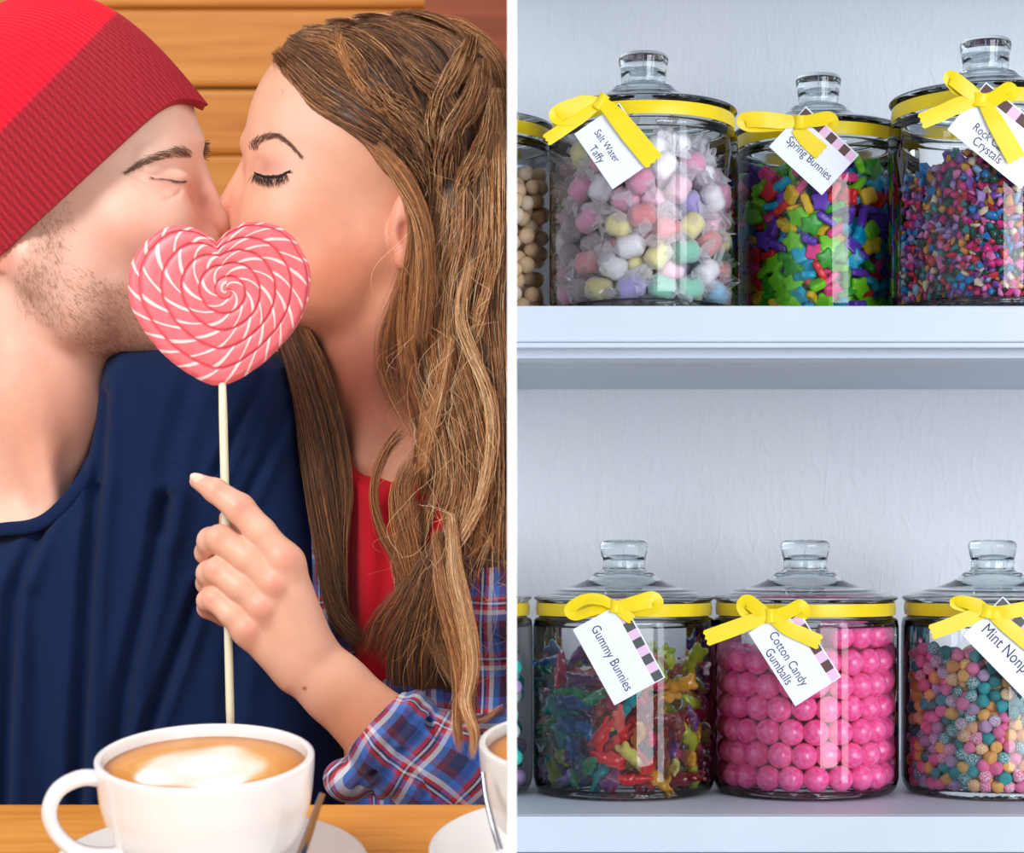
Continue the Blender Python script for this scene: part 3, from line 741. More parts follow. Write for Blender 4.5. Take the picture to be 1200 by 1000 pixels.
# table
RIM = P(240, 885, 1.12)
tab0 = RIM-UP*.079
troot = empty('cafe_table', tab0); troot.rotation_euler = (TA, 0, 0); tag(troot, 'honey coloured wooden table top under the coffee cups', 'table')
box('tabletop', -.30, -PX-.0006-tab0.x, -.32, .147, -.035, 0, table_wood, troot, .002, 3)
fl = box('floor', -1.6, -PX-.001-tab0.x, -1.0, 5.0, -.80, -.7405, dark_wood); fl.location = tab0; fl.rotation_euler = (TA, 0, 0); struct(fl)
for sx in (-.27, .045):
    for sy in (-.29, .10): box('leg', sx, sx+.04, sy, sy+.04, -.74, -.0352, table_wood, troot, .003)

china = pmat('white_china', srgb(228, 226, 224), rough=.16, coat=.4, spec=.5)
steel = pmat('spoon_steel', srgb(150, 150, 158), rough=.22, metal=1)
def cup_mesh_parts(root, hy=.066, R=.0597, clip=False, handle_dir=PI, art_seed=0, rot=0.0):
    outer = smooth_profile([(.0001, .0035), (.026, .0035), (.028, 0), (.031, 0), (.0325, .004), (.041, .010), (.0515, .022), (.0570, .038), (.0590, .054), (R, hy-.002), (R-.0008, hy), (R-.0030, hy), (R-.0040, hy-.002), (.0548, .050), (.052, .036), (.044, .018), (.030, .009), (.0001, .008)], 4)
    V, Fq = lathe_arrays(outer, 96); b = mesh_obj('bowl', V, Fq, china, root)
    # coffee surface with its milk pattern (pattern is the drink's own colour)
    nr, nt = 90, 180; rr = np.linspace(.0002, R-.0041, nr); th = np.linspace(0, 2*PI, nt, endpoint=False)
    X = rr[:, None]*np.cos(th); Y = rr[:, None]*np.sin(th); Z = np.full_like(X, hy-.0065); rho = np.hypot(X, Y)/rr[-1]
    V = np.stack([X, Y, Z], -1).reshape(-1, 3); i = np.arange(nr-1)[:, None]; j = np.arange(nt)[None]; j2 = (j+1) % nt
    Fq = np.stack([i*nt+j, i*nt+j2, (i+1)*nt+j2, (i+1)*nt+j], -1).reshape(-1, 4)
    x = X/rr[-1]; y = Y/rr[-1]; xr = x*math.cos(rot)-y*math.sin(rot); yr = x*math.sin(rot)+y*math.cos(rot)
    ang = np.arctan2(yr, xr); wob = .05*np.sin(3*ang+1)+.03*np.sin(7*ang)
    q = np.hypot(xr*1.05, (yr+.02)*1.28)+wob
    hx, hyy = xr/.55, (yr-.02)/.62
    heart = (hx**2+hyy**2-.62)**3+hx**2*hyy**3*1.6
    white = 1/(1+np.exp(heart*9)); cream = 1/(1+np.exp((q-.78)*16)); crema = 1/(1+np.exp((rho-.93)*26))
    c_w = np.array([.93, .90, .84]); c_c = np.array(srgb(232, 178, 104)[:3]); c_b = np.array(srgb(206, 134, 52)[:3]); c_d = np.array(srgb(150, 86, 34)[:3])
    col = c_d+(c_b-c_d)*crema[..., None]; rings = .5+.5*np.sin(q*46+xr*3)
    col = col+(c_c-col)*(cream*(.45+.4*rings))[..., None]; col = col+(c_w-col)*np.clip(white*1.5, 0, 1)[..., None]
    m, ntt, N, L, bs = new_mat('coffee_crema'); at = N.new('ShaderNodeVertexColor'); at.layer_name = 'Col'; L.new(at.outputs[0], bs.inputs['Base Color']); bs.inputs['Roughness'].default_value = .3
    cf = mesh_obj('coffee', V, Fq, m, root, colors=col.reshape(-1, 3))
    # handle
    pts = smooth_profile([(.0530, 0, .0565), (.066, 0, .0590), (.0790, 0, .0535), (.0845, 0, .0410), (.0800, 0, .0270), (.0680, 0, .0165), (.0520, 0, .0135), (.043, 0, .016)], 6)
    T = np.gradient(pts, axis=0); T /= np.linalg.norm(T, axis=1, keepdims=True); Bn = np.array([0, 1, 0]); n_ = len(pts); k = 16; V = []
    for a in range(n_):
        Nn = np.cross(Bn, T[a]); w_ = .0062+.0018*abs(a/(n_-1)-.5)*2
        for u in np.linspace(0, 2*PI, k, endpoint=False): V.append(pts[a]+Nn*math.cos(u)*.0042+Bn*math.sin(u)*w_)
    V = np.array(V); c, s = math.cos(handle_dir), math.sin(handle_dir); V[:, :2] = V[:, :2] @ np.array([[c, s], [-s, c]])
    i = np.arange(n_-1)[:, None]; j = np.arange(k)[None]; j2 = (j+1) % k
    h = mesh_obj('handle', V, np.stack([i*k+j, i*k+j2, (i+1)*k+j2, (i+1)*k+j], -1).reshape(-1, 4), china, root) if handle_dir is not None and not clip else None
    return [o for o in (b, cf, h) if o]
def saucer(name_label, base, R=.088):
    root = empty('saucer', base); root.rotation_euler = (TA, 0, 0); tag(root, name_label, 'saucer')
    pr = smooth_profile([(.0001, .003), (.028, .003), (.030, .0003), (.034, .0003), (.037, .003), (.060, .0075), (R-.004, .0135), (R, .0150), (R-.0005, .0168), (R-.004, .0165), (.060, .0105), (.040, .0062), (.0001, .0060)], 4)
    V, Fq = lathe_arrays(pr, 96); return root, mesh_obj('plate', V, Fq, china, root)
def clip_world(o, x):
    bpy.context.view_layer.update()
    me = o.data; bm = bmesh.new(); bm.from_mesh(me); M = o.matrix_world.inverted()
    co = M @ Vector((x, 0, 0)); no = (M.to_3x3() @ Vector((1, 0, 0))).normalized()
    bmesh.ops.bisect_plane(bm, geom=bm.verts[:]+bm.edges[:]+bm.faces[:], plane_co=co, plane_no=no, clear_outer=True)
    bm.to_mesh(me); bm.free()
XL = -PX-.0006
s1, _ = saucer('white saucer under the full latte cup', tab0+UP*.0002)
cup = empty('coffee_cup', RIM-UP*.066); cup.rotation_euler = (TA, 0, 0); tag(cup, 'white latte cup with heart milk pattern, handle to the left', 'cup')
cup_mesh_parts(cup, handle_dir=PI+.28, rot=.25)
# second cup, cut by the dividing wall
RIM2 = P(686, 869, 1.146); base2 = RIM2-UP*.079
s2, pl = saucer('white saucer at the right end of the table', base2+UP*.0002); clip_world(pl, XL)
cup2 = empty('coffee_cup', RIM2-UP*.066); cup2.rotation_euler = (TA, 0, 0); tag(cup2, 'white coffee cup at the right, only its left side in view', 'cup')
for o in cup_mesh_parts(cup2, clip=True, rot=1.5): clip_world(o, XL)
def spoon(label, pts, d, w0=5, w1=8):
    root = empty('teaspoon', P(pts[0][0], pts[0][1], d)); tag(root, label, 'spoon')
    q = smooth_profile(pts, 6); n_ = len(q); V = []; k = 10
    t = np.gradient(q[:, :2], axis=0); t /= np.linalg.norm(t, axis=1, keepdims=True)
    for a in range(n_):
        w_ = w0+(w1-w0)*a/(n_-1)
        for u in np.linspace(0, 2*PI, k, endpoint=False):
            V.append(P(q[a, 0]-t[a, 1]*math.cos(u)*w_, q[a, 1]+t[a, 0]*math.cos(u)*w_, d-q[a, 2]/1000-.0012*math.sin(u)))
    V = np.array(V)-np.array(root.location); i = np.arange(n_-1)[:, None]; j = np.arange(k)[None]; j2 = (j+1) % k
    mesh_obj('handle', V, np.stack([i*k+j, i*k+j2, (i+1)*k+j2, (i+1)*k+j], -1).reshape(-1, 4), steel, root)
    bv = np.array(P(q[-1, 0], q[-1, 1]+14, d-q[-1, 2]/1000))-np.array(root.location)
    Vb, Fb = lathe_arrays(smooth_profile([(.0001, -.0035), (.008, -.002), (.0115, .0), (.0108, .0006), (.007, -.001), (.0001, -.0024)], 3), 24)
    Vb[:, 1] *= 1.5; mesh_obj('bowl', Vb+bv, Fb, steel, root)
    return root
spoon('steel teaspoon resting on the saucer right of the latte cup', [(378, 930, 12), (370, 952, 8), (362, 976, 3), (352, 1004, -2)], 1.075, 3.5, 6)
spoon('steel teaspoon leaning beside the right-hand cup', [(566, 905, -12), (570, 935, -6), (577, 965, 2), (586, 996, 8)], 1.10, 3, 4)
# ---------------------------------------------------------------- heart lollipop
DLP = 1.36
HEART = [(254, 284), (268, 270), (291, 260), (310, 261), (328, 266), (344, 278), (354, 295), (362, 310), (364, 324), (363, 342), (359, 359), (352, 375), (341, 392), (330, 405), (319, 416), (297, 434), (278, 446), (262, 452), (249, 452), (238, 448), (227, 442), (210, 431), (196, 420), (181, 404), (170, 390), (161, 375), (154, 361), (151, 348), (150, 337), (151, 321), (154, 308), (161, 294), (172, 282), (182, 273), (194, 267), (206, 264), (216, 265), (227, 267), (236, 271), (246, 277)]
def lollipop():
    cx, cy = 267., 342.
    h = np.array(HEART, float)-[cx, cy]; a = np.arctan2(-h[:, 1], h[:, 0]); r = np.hypot(h[:, 0], h[:, 1]); o_ = np.argsort(a); a = a[o_]; r = r[o_]
    nt, nr = 1000, 230; th = np.linspace(-PI, PI, nt, endpoint=False)
    Rh = np.interp(th, a, r, period=2*PI); Rc = 92.
    rho = np.linspace(0.002, 1, nr)
    N = 5.4
    RHO, TH = np.meshgrid(rho, th, indexing='ij')
    mixf = np.clip((RHO-.12)/.80, 0, 1)**1.1
    RR = RHO*((Rc*(1-mixf))+Rh[None]*mixf)
    X = RR*np.cos(TH); Y = -RR*np.sin(TH)
    ph = RHO*N-((-TH+PI*.495) % (2*PI))/(2*PI)        # spiral phase; integer = groove
    k = np.floor(ph); fr = ph-k
    bulge = np.sqrt(np.clip(1-(2*fr-1)**2, 0, 1))
    outer = ph > N-1                                   # last turn
    t = np.maximum(ph, 0)
    turn = k+((-TH+PI*.495) % (2*PI))/(2*PI)
    L = PI*(90/N)*np.maximum(turn+.6, 0)**2*1.05
    st = (L/25.0-fr*.95) % 1.0
    wst = .085+.03*np.sin(L*.13)
    d = np.abs(st-.5); stripe = np.clip((wst-d)/.05+.5, 0, 1)*np.clip((fr-.03)/.05, 0, 1)*np.clip((.97-fr)/.05, 0, 1)
    core = (ph < .15)
    stripe = np.where(ph < 0, .8*(np.abs(((TH/PI)+RHO*9) % 1-.5) < .16), stripe)
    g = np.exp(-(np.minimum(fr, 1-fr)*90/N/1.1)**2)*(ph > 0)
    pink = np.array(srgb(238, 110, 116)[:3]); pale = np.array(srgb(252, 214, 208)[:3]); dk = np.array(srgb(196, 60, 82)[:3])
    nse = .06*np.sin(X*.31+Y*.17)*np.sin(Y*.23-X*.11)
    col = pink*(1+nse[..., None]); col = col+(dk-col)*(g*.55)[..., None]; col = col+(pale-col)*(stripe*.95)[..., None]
    dome = 9.5*np.sqrt(np.clip(1-RHO**6, 0, 1))
    Wf = dome*(.82+.0*bulge)+2.6*bulge*np.clip((1-RHO)/.05, 0, 1)-1.4*g
    Vf = np.stack([cx+X, cy+Y, Wf], -1); Vb = np.stack([cx+X, cy+Y, -dome-1*bulge*np.clip((1-RHO)/.05, 0, 1)], -1)
    # rounded rim
    Vf[-1, :, 2] = 0; Vb[-1, :, 2] = 0
    V = np.concatenate([Vf.reshape(-1, 3), Vb.reshape(-1, 3)])
    i = np.arange(nr-1)[:, None]; j = np.arange(nt)[None]; j2 = (j+1) % nt
    Ff = np.stack([i*nt+j, i*nt+j2, (i+1)*nt+j2, (i+1)*nt+j], -1).reshape(-1, 4); Fb = Ff[:, ::-1]+nr*nt
    s = DLP/F; org = P(262, 449, DLP)
    Wd = np.stack([(V[:, 0]-HX)*s-org.x, -V[:, 2]*s, CZ+(HY-V[:, 1])*s-org.z], -1)
    root = empty('lollipop', org); tag(root, 'pink heart-shaped swirl lollipop with white stripes on a pale stick', 'lollipop')
    m, ntt, Nn, Ln, b = new_mat('pink_candy'); at = Nn.new('ShaderNodeVertexColor'); at.layer_name = 'Col'; Ln.new(at.outputs[0], b.inputs['Base Color'])
    b.inputs['Roughness'].default_value = .38; b.inputs['Subsurface Weight'].default_value = .12; b.inputs['Subsurface Radius'].default_value = (.003, .001, .001); b.inputs['Subsurface Scale'].default_value = 1
    c2 = np.concatenate([col.reshape(-1, 3)]*2)
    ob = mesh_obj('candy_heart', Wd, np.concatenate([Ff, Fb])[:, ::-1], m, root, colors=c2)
    # stick
    st_m = pmat('pale_stick', srgb(232, 226, 196), rough=.55)
    a_ = P(260.5, 446, DLP)-org; b_ = P(270.5, 868, DLP)-org; V = []; k = 16; n = 12
    ax = (b_-a_).normalized(); u1 = ax.orthogonal().normalized(); u2 = ax.cross(u1)
    for q in range(n):
        c = a_.lerp(b_, q/(n-1)); rr = (5.0 if 0 < q < n-1 else 4.4)*s
        for u in np.linspace(0, 2*PI, k, endpoint=False): V.append(c+u1*math.cos(u)*rr+u2*math.sin(u)*rr)
    V += [a_, b_]; Fs = [(q*k+j, q*k+(j+1) % k, (q+1)*k+(j+1) % k, (q+1)*k+j) for q in range(n-1) for j in range(k)]
    Fs += [(n*k, (j+1) % k, j) for j in range(k)]+[(n*k+1, (n-1)*k+j, (n-1)*k+(j+1) % k) for j in range(k)]
    mesh_obj('stick', np.array([list(v) for v in V]), Fs, st_m, root)
lollipop()
# ================================================================ body modelling with blended distance fields
class Field:
    """distance field in pixel-like units: X right, Y down, W towards the camera, at depth d0"""
    def __init__(s, lo, hi, vox, d0):
        s.lo = np.array(lo, np.float32); s.vox = vox; s.n = np.ceil((np.array(hi)-s.lo)/vox).astype(int)+1; s.d0 = d0
        s.f = np.full(tuple(s.n), 60., np.float32); s.s = d0/F
    def C(s, p):
        """grid coordinates of the point seen at pixel (px,py) and W in front of the middle plane"""
        k = (F-p[2])/F
        return np.array([HX+(p[0]-HX)*k, HY+(p[1]-HY)*k, p[2]], np.float32)
    def box(s, lo, hi):
        a = np.clip(np.floor((np.array(lo)-s.lo)/s.vox).astype(int), 0, s.n-1); b = np.clip(np.ceil((np.array(hi)-s.lo)/s.vox).astype(int)+1, 1, s.n)
        sl = tuple(slice(int(i), int(max(j, i+1))) for i, j in zip(a, b))
        ax = [s.lo[i]+s.vox*np.arange(sl[i].start, sl[i].stop, dtype=np.float32) for i in range(3)]
        return sl, np.meshgrid(*ax, indexing='ij')
    def comb(s, sl, d, k, op):
        a = s.f[sl]
        if op == '+': h = np.clip(.5+.5*(a-d)/k, 0, 1); s.f[sl] = a*(1-h)+d*h-k*h*(1-h)
        elif op == '-': h = np.clip(.5-.5*(a+d)/k, 0, 1); s.f[sl] = a*(1-h)+(-d)*h+k*h*(1-h)
        elif op == '&': h = np.clip(.5-.5*(d-a)/k, 0, 1); s.f[sl] = d*(1-h)+a*h+k*h*(1-h)
    def ell(s, c, r, k=10, rot=0, rotw=0, op='+', pw=2.0):
        """rot turns in the picture plane, rotw about the vertical axis (degrees)"""
        c = s.C(c); R = max(r)+k*1.5+8; sl, (X, Y, W) = s.box(c-R, c+R)
        X = X-c[0]; Y = Y-c[1]; W = W-c[2]
        if rot: a = math.radians(rot); X, Y = X*math.cos(a)+Y*math.sin(a), -X*math.sin(a)+Y*math.cos(a)
        if rotw: a = math.radians(rotw); X, W = X*math.cos(a)+W*math.sin(a), -X*math.sin(a)+W*math.cos(a)
        if pw == 2.0:
            q = np.sqrt((X/r[0])**2+(Y/r[1])**2+(W/r[2])**2)+1e-6
            g = np.sqrt((X/r[0]**2)**2+(Y/r[1]**2)**2+(W/r[2]**2)**2)+1e-6
            d = q*(q-1)/g
        else:
            q = (np.abs(X/r[0])**pw+np.abs(Y/r[1])**pw+np.abs(W/r[2])**pw)**(1/pw); d = (q-1)*min(r)
        s.comb(sl, d, k, op); return s
    def cap(s, a, b, ra, rb, k=8, op='+', flat=1.0):
        """tapered limb from a to b"""
        a = s.C(a); b = s.C(b); R = max(ra, rb)+k*1.5+8
        sl, (X, Y, W) = s.box(np.minimum(a, b)-R, np.maximum(a, b)+R); v = b-a; L = float(v@v)
        t = np.clip(((X-a[0])*v[0]+(Y-a[1])*v[1]+(W-a[2])*v[2])/L, 0, 1)
        d = np.sqrt((X-a[0]-t*v[0])**2+(Y-a[1]-t*v[1])**2+((W-a[2]-t*v[2])/flat)**2)-(ra+(rb-ra)*t)
        s.comb(sl, d, k, op); return s
    def chain(s, pts, k=6, flat=1.0):
        for p, q in zip(pts[:-1], pts[1:]): s.cap(p[:3], q[:3], p[3], q[3], k, '+', flat)
        return s
    def slab(s, poly, W0, half, edge, k=10, op='+', hfn=None):
        """inflated outline: poly in pixels on plane W0, thickness half, rounding distance edge"""
        P_ = np.array([s.C((x, y, W0))[:2] for x, y in poly]); lo = P_.min(0)-30; hi = P_.max(0)+30
        sl, _g = s.box((lo[0], lo[1], -1e4), (hi[0], hi[1], 1e4)); X = _g[0][:, :, 0]; Y = _g[1][:, :, 0]; Wc = _g[2]
        d2 = np.full(X.shape, 1e9, np.float32); ins = np.zeros(X.shape, bool); n = len(P_)
        for i in range(n):
            a, b = P_[i], P_[(i+1) % n]; v = b-a; t = np.clip(((X-a[0])*v[0]+(Y-a[1])*v[1])/(v@v+1e-9), 0, 1)
            d2 = np.minimum(d2, (X-a[0]-t*v[0])**2+(Y-a[1]-t*v[1])**2)
            c = ((a[1] > Y) != (b[1] > Y)); xi = a[0]+(Y-a[1])*(b[0]-a[0])/(b[1]-a[1]+1e-9); ins ^= c & (X < xi)
        dd = np.sqrt(d2)*np.where(ins, 1, -1)
        hh = half*np.sqrt(np.clip(1-(1-np.clip(dd/edge, 0, 1))**2, 0, 1))
        if hfn is not None: hh = hh+hfn(X, Y)*np.clip(dd/25, 0, 1)
        d = np.where((dd > 0)[..., None], (np.abs(Wc-W0)-hh[..., None])*.75, np.sqrt(dd[..., None]**2+np.maximum(np.abs(Wc-W0)-2, 0)**2))
        s.comb(sl, d.astype(np.float32), k, op); return s
    def front(s, p):
        """W of the front surface seen at pixel p"""
        W = 0.
        for _ in range(3):
            c = s.C((p[0], p[1], W)); i = np.clip(np.round((c-s.lo)/s.vox).astype(int), 0, s.n-1); col = s.f[i[0], i[1], :]
            k = np.where(col < 0)[0]
            if len(k) == 0: return W
            j = k[-1]; j2 = min(j+1, len(col)-1); t = col[j]/(col[j]-col[j2]+1e-9) if j2 > j else 0
            W = float(s.lo[2]+s.vox*(j+t))
        return W
    def mesh(s, cut=None, relax=2):
        """surface as world points (relative to nothing) and quads; cut = function(X,Y,W) of extra solid to keep"""
        bg = 3*s.vox; f = np.clip(s.f, -bg, bg)
        for _ in range(relax):
            for ax in range(3): 
                g = f.copy(); a = [slice(None)]*3; b = [slice(None)]*3; c = [slice(None)]*3
                a[ax] = slice(1, -1); b[ax] = slice(None, -2); c[ax] = slice(2, None); g[tuple(a)] = .5*f[tuple(a)]+.25*(f[tuple(b)]+f[tuple(c)]); f = g
        f = f.copy(); f[0], f[-1] = bg, bg; f[:, 0], f[:, -1] = bg, bg; f[:, :, 0], f[:, :, -1] = bg, bg
        G = vdb.FloatGrid(float(bg)); G.copyFromArray(f.astype(np.float32)); V, Q = G.convertToQuads(isovalue=0.0)
        V = np.asarray(V, np.float64)*s.vox+s.lo
        return V, np.asarray(Q).astype(np.int32)
    def world(s, V):
        return np.stack([(V[:, 0]-HX)*s.s, s.d0-V[:, 2]*s.s, CZ+(HY-V[:, 1])*s.s], -1)
def pix(V):
    """pixel position of field points"""
    k = F/(F-V[:, 2]); return HX+(V[:, 0]-HX)*k, HY+(V[:, 1]-HY)*k
def blob(px, py, c, r, rot=0, p=2):
    """soft 0..1 spot"""
    x = px-c[0]; y = py-c[1]; a = math.radians(rot); X = x*math.cos(a)+y*math.sin(a); Y = -x*math.sin(a)+y*math.cos(a)
    return np.exp(-((X/r[0])**2+(Y/r[1])**2)**(p/2))
def mixc(col, c, t): return col+(np.array(srgb(*c)[:3])-col)*np.clip(t, 0, 1)[:, None]
def trim(V, Q, xmax):
    keep = (V[Q][:, :, 0].max(1) < xmax); Q = Q[keep]; u, inv = np.unique(Q, return_inverse=True); return V[u], inv.reshape(Q.shape).astype(np.int32), u

def skin_mat(name, bump=.12, scale=420, sss=.22):
    m, nt, N, L, b = new_mat(name); at = N.new('ShaderNodeVertexColor'); at.layer_name = 'Col'
    tc = N.new('ShaderNodeTexCoord'); nz = N.new('ShaderNodeTexNoise'); nz.inputs['Scale'].default_value = 60; nz.inputs['Detail'].default_value = 6; L.new(tc.outputs['Object'], nz.inputs['Vector'])
    mr = N.new('ShaderNodeMapRange'); mr.inputs['From Min'].default_value = .3; mr.inputs['From Max'].default_value = .7; mr.inputs['To Min'].default_value = .95; mr.inputs['To Max'].default_value = 1.05; L.new(nz.outputs['Fac'], mr.inputs['Value'])
    vm = N.new('ShaderNodeVectorMath'); vm.operation = 'SCALE'; L.new(at.outputs[0], vm.inputs[0]); L.new(mr.outputs[0], vm.inputs['Scale']); L.new(vm.outputs[0], b.inputs['Base Color'])
    b.inputs['Roughness'].default_value = .46; b.inputs['Specular IOR Level'].default_value = .4
    b.inputs['Subsurface Weight'].default_value = sss; b.inputs['Subsurface Radius'].default_value = (.008, .003, .0015); b.inputs['Subsurface Scale'].default_value = 1
    n2 = N.new('ShaderNodeTexNoise'); n2.inputs['Scale'].default_value = scale; n2.inputs['Detail'].default_value = 4; L.new(tc.outputs['Object'], n2.inputs['Vector'])
    bp = N.new('ShaderNodeBump'); bp.inputs['Strength'].default_value = bump; bp.inputs['Distance'].default_value = .0012; L.new(n2.outputs['Fac'], bp.inputs['Height']); L.new(bp.outputs[0], b.inputs['Normal'])
    return m

def tubes(name, paths, radii, mat, parent, sides=4, colors=None, taper=True):
    """many thin strands as one mesh; paths (n,m,3) world, radii (n,) metres"""
    n, m, _ = paths.shape
    T = np.gradient(paths, axis=1); T /= np.maximum(np.linalg.norm(T, axis=2, keepdims=True), 1e-12)
    up = np.array([.13, -.97, .2]); A = np.cross(T, up); A /= np.maximum(np.linalg.norm(A, axis=2, keepdims=True), 1e-9); B = np.cross(T, A)
    tt = np.linspace(0, 1, m); pr = np.minimum(1, (1-tt)*7+.12)*np.minimum(1, tt*14+.3) if taper else np.ones(m)
    ang = np.arange(sides)*2*PI/sides
    R = radii[:, None]*pr[None]
    V = paths[:, :, None]+(A[:, :, None]*np.cos(ang)[:, None]+B[:, :, None]*np.sin(ang)[:, None])*R[..., None, None]
    idx = np.arange(n*m*sides).reshape(n, m, sides); j = np.roll(idx, -1, 2)
    Q = np.stack([idx[:, :-1], j[:, :-1], j[:, 1:], idx[:, 1:]], -1).reshape(-1, 4)
    c = None
    if colors is not None: c = np.repeat(colors.reshape(n, -1, 3) if colors.ndim == 3 else np.repeat(colors[:, None], m, 1), sides, 1).reshape(-1, 3) if colors.ndim == 2 else np.repeat(colors, sides, axis=1).reshape(-1, 3)
    return mesh_obj(name, V.reshape(-1, 3), Q.astype(np.int32), mat, parent, colors=c)
# ================================================================ the man
D0 = 1.50
man = empty('person', P(60, 700, D0+.05)); tag(man, 'man in red knit beanie and navy t-shirt, face against the woman', 'person')
def man_head():
    f = Field((-120, 60, -130), (290, 670, 140), 1.6, D0)
    f.ell((66, 205, 0), (134, 146, 112), 10)                     # skull
    f.ell((128, 200, 0), (107, 165, 95), 26, pw=2.25)            # face mass
    f.cap((226, 168, 12), (172, 186, 74), 12, 12, 14)            # brow
    f.ell((222, 165, -10), (17, 16, 22), 10)
    f.ell((220, 207, 68), (23, 13, 22), 11, op='-')              # eye socket
    f.ell((203, 211, 54), (21, 13, 19), 4)                       # ball of the eye
    f.cap((178, 209, 74), (214, 206, 62), 2.6, 4.2, 3)           # upper lid fold
    f.cap((180, 221, 75), (212, 221, 62), 3.0, 4.0, 4)           # lower lid
    for a, b in (((184, 215.5), (196, 215)), ((196, 215), (206, 214.5)), ((206, 214.5), (214, 215))): f.cap((*a, f.front(a)), (*b, f.front(b)), 2.4, 3.0, 1, op='-') # opening
    f.cap((231, 192, 6), (255, 256, 10), 9, 13, 9)               # nose
    f.ell((257, 264, 10), (14, 14, 15), 7)
    f.ell((240, 274, 27), (17, 13, 12), 6)
    f.ell((236, 262, 6), (22, 34, 26), 10)
    f.ell((160, 268, 62), (60, 48, 44), 34)                      # cheek
    f.ell((190, 255, 58), (34, 26, 28), 20)
    f.ell((236, 305, 6), (24, 20, 40), 18)                       # lips
    f.ell((130, 318, 0), (104, 98, 86), 22)
    f.ell((206, 382, 5), (38, 36, 46), 24)                       # chin
    f.chain([(188, 390, 22, 38), (95, 362, 72, 40), (38, 305, 92, 34)], 26)
    f.ell((70, 300, 60), (60, 60, 50), 24)
    # crow's feet and lid folds
    for q in ([(160, 208), (172, 213), (186, 216)], [(164, 201), (178, 205), (196, 203), (212, 202)], [(158, 217), (170, 221), (184, 223), (198, 226)], [(170, 229), (182, 231), (193, 234), (206, 229), (214, 222)], [(150, 203), (160, 206), (170, 207)]):
        qq = smooth_profile(q, 4); ws = [f.front(p_) for p_ in qq]; ws = np.convolve(np.pad(ws, 2, 'edge'), np.ones(5)/5, 'valid')
        for i_ in range(len(qq)-1): f.cap((*qq[i_], ws[i_]+.9), (*qq[i_+1], ws[i_+1]+.9), 2.5, 2.5, 1.2, op='-')
    # ear lobe
    f.ell((-4, 286, 108), (20, 30, 9), 5, rot=-20)
    f.ell((6, 305, 108), (11, 13, 7), 5)
    # neck
    f.chain([(62, 330, 0, 84), (38, 470, -4, 90), (8, 610, -14, 82)], 26)
    f.cap((6, 330, 70), (60, 610, 62), 26, 20, 22)               # neck muscle
    f.ell((128, 480, 0), (22, 26, 24), 24)                       # throat
    f.ell((20, 640, -10), (150, 75, 98), 24)
    f.ell((96, 560, 66), (20, 36, 22), 18, op='-')
    f.slab([(-160, 640), (-110, 636), (-50, 623), (0, 613), (34, 609), (60, 595), (87, 567), (106, 540), (300, 540), (300, 760), (-160, 760)], 150, 146, 24, 3, op='-')
    f.slab([(-171, 436), (208, 92), (262, 60), (262, -60), (-300, -60), (-300, 420)], 0, 400, 4, 4, op='-')
    V, Q = f.mesh(relax=1); px, py = pix(V)
    n = len(V); col = np.tile(np.array(srgb(236, 188, 166)[:3]), (n, 1))
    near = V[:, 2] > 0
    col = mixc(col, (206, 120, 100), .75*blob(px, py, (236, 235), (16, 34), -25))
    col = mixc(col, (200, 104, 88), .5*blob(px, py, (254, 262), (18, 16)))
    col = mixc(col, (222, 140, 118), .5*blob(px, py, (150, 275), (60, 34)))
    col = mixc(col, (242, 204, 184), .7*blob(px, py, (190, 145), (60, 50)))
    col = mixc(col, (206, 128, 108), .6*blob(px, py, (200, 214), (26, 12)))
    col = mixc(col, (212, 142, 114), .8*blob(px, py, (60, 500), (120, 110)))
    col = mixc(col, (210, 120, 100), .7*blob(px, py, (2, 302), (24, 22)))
    # stubble shadow of the beard (its own colour)
    b1 = np.clip(blob(px, py, (125, 372), (95, 44), 22, 4)*1.0+blob(px, py, (52, 300), (26, 70), 18, 3)*.75+blob(px, py, (200, 380), (60, 60), 0, 4), 0, 1)
    hh = np.sin(px*1.7+py*.6)*np.sin(py*1.9-px*.8)
    col = mixc(col, (160, 112, 90), b1*(.42+.12*hh))
    W = f.world(V)-np.array(man.location)
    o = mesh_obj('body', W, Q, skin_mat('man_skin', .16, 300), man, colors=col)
    return V, px, py, b1
mV, mpx, mpy, mb = man_head()

def surf_lookup(V, x0, x1, y0, y1):
    """front-most W on a pixel grid"""
    px, py = pix(V); w = x1-x0; h = y1-y0; g = np.full((h, w), -1e3)
    m = (px >= x0) & (px < x1-1) & (py >= y0) & (py < y1-1); ix = (px[m]-x0).astype(int); iy = (py[m]-y0).astype(int); z = V[m, 2]
    for dx in (0, 1):
        for dy in (0, 1): np.maximum.at(g, (np.clip(iy+dy, 0, h-1), np.clip(ix+dx, 0, w-1)), z)
    for _ in range(3):
        s = np.stack([np.roll(g, 1, 0), np.roll(g, -1, 0), np.roll(g, 1, 1), np.roll(g, -1, 1)]).max(0); g = np.where(g < -500, s, g)
    return lambda x, y: g[np.clip((np.asarray(y)-y0).astype(int), 0, h-1), np.clip((np.asarray(x)-x0).astype(int), 0, w-1)]
def to_world(px, py, W, d0=D0):
    d = d0-W*d0/F; return np.stack([(px-HX)/F*d, d, CZ+(HY-py)/F*d], -1)
mS = surf_lookup(mV, -60, 300, 60, 640)
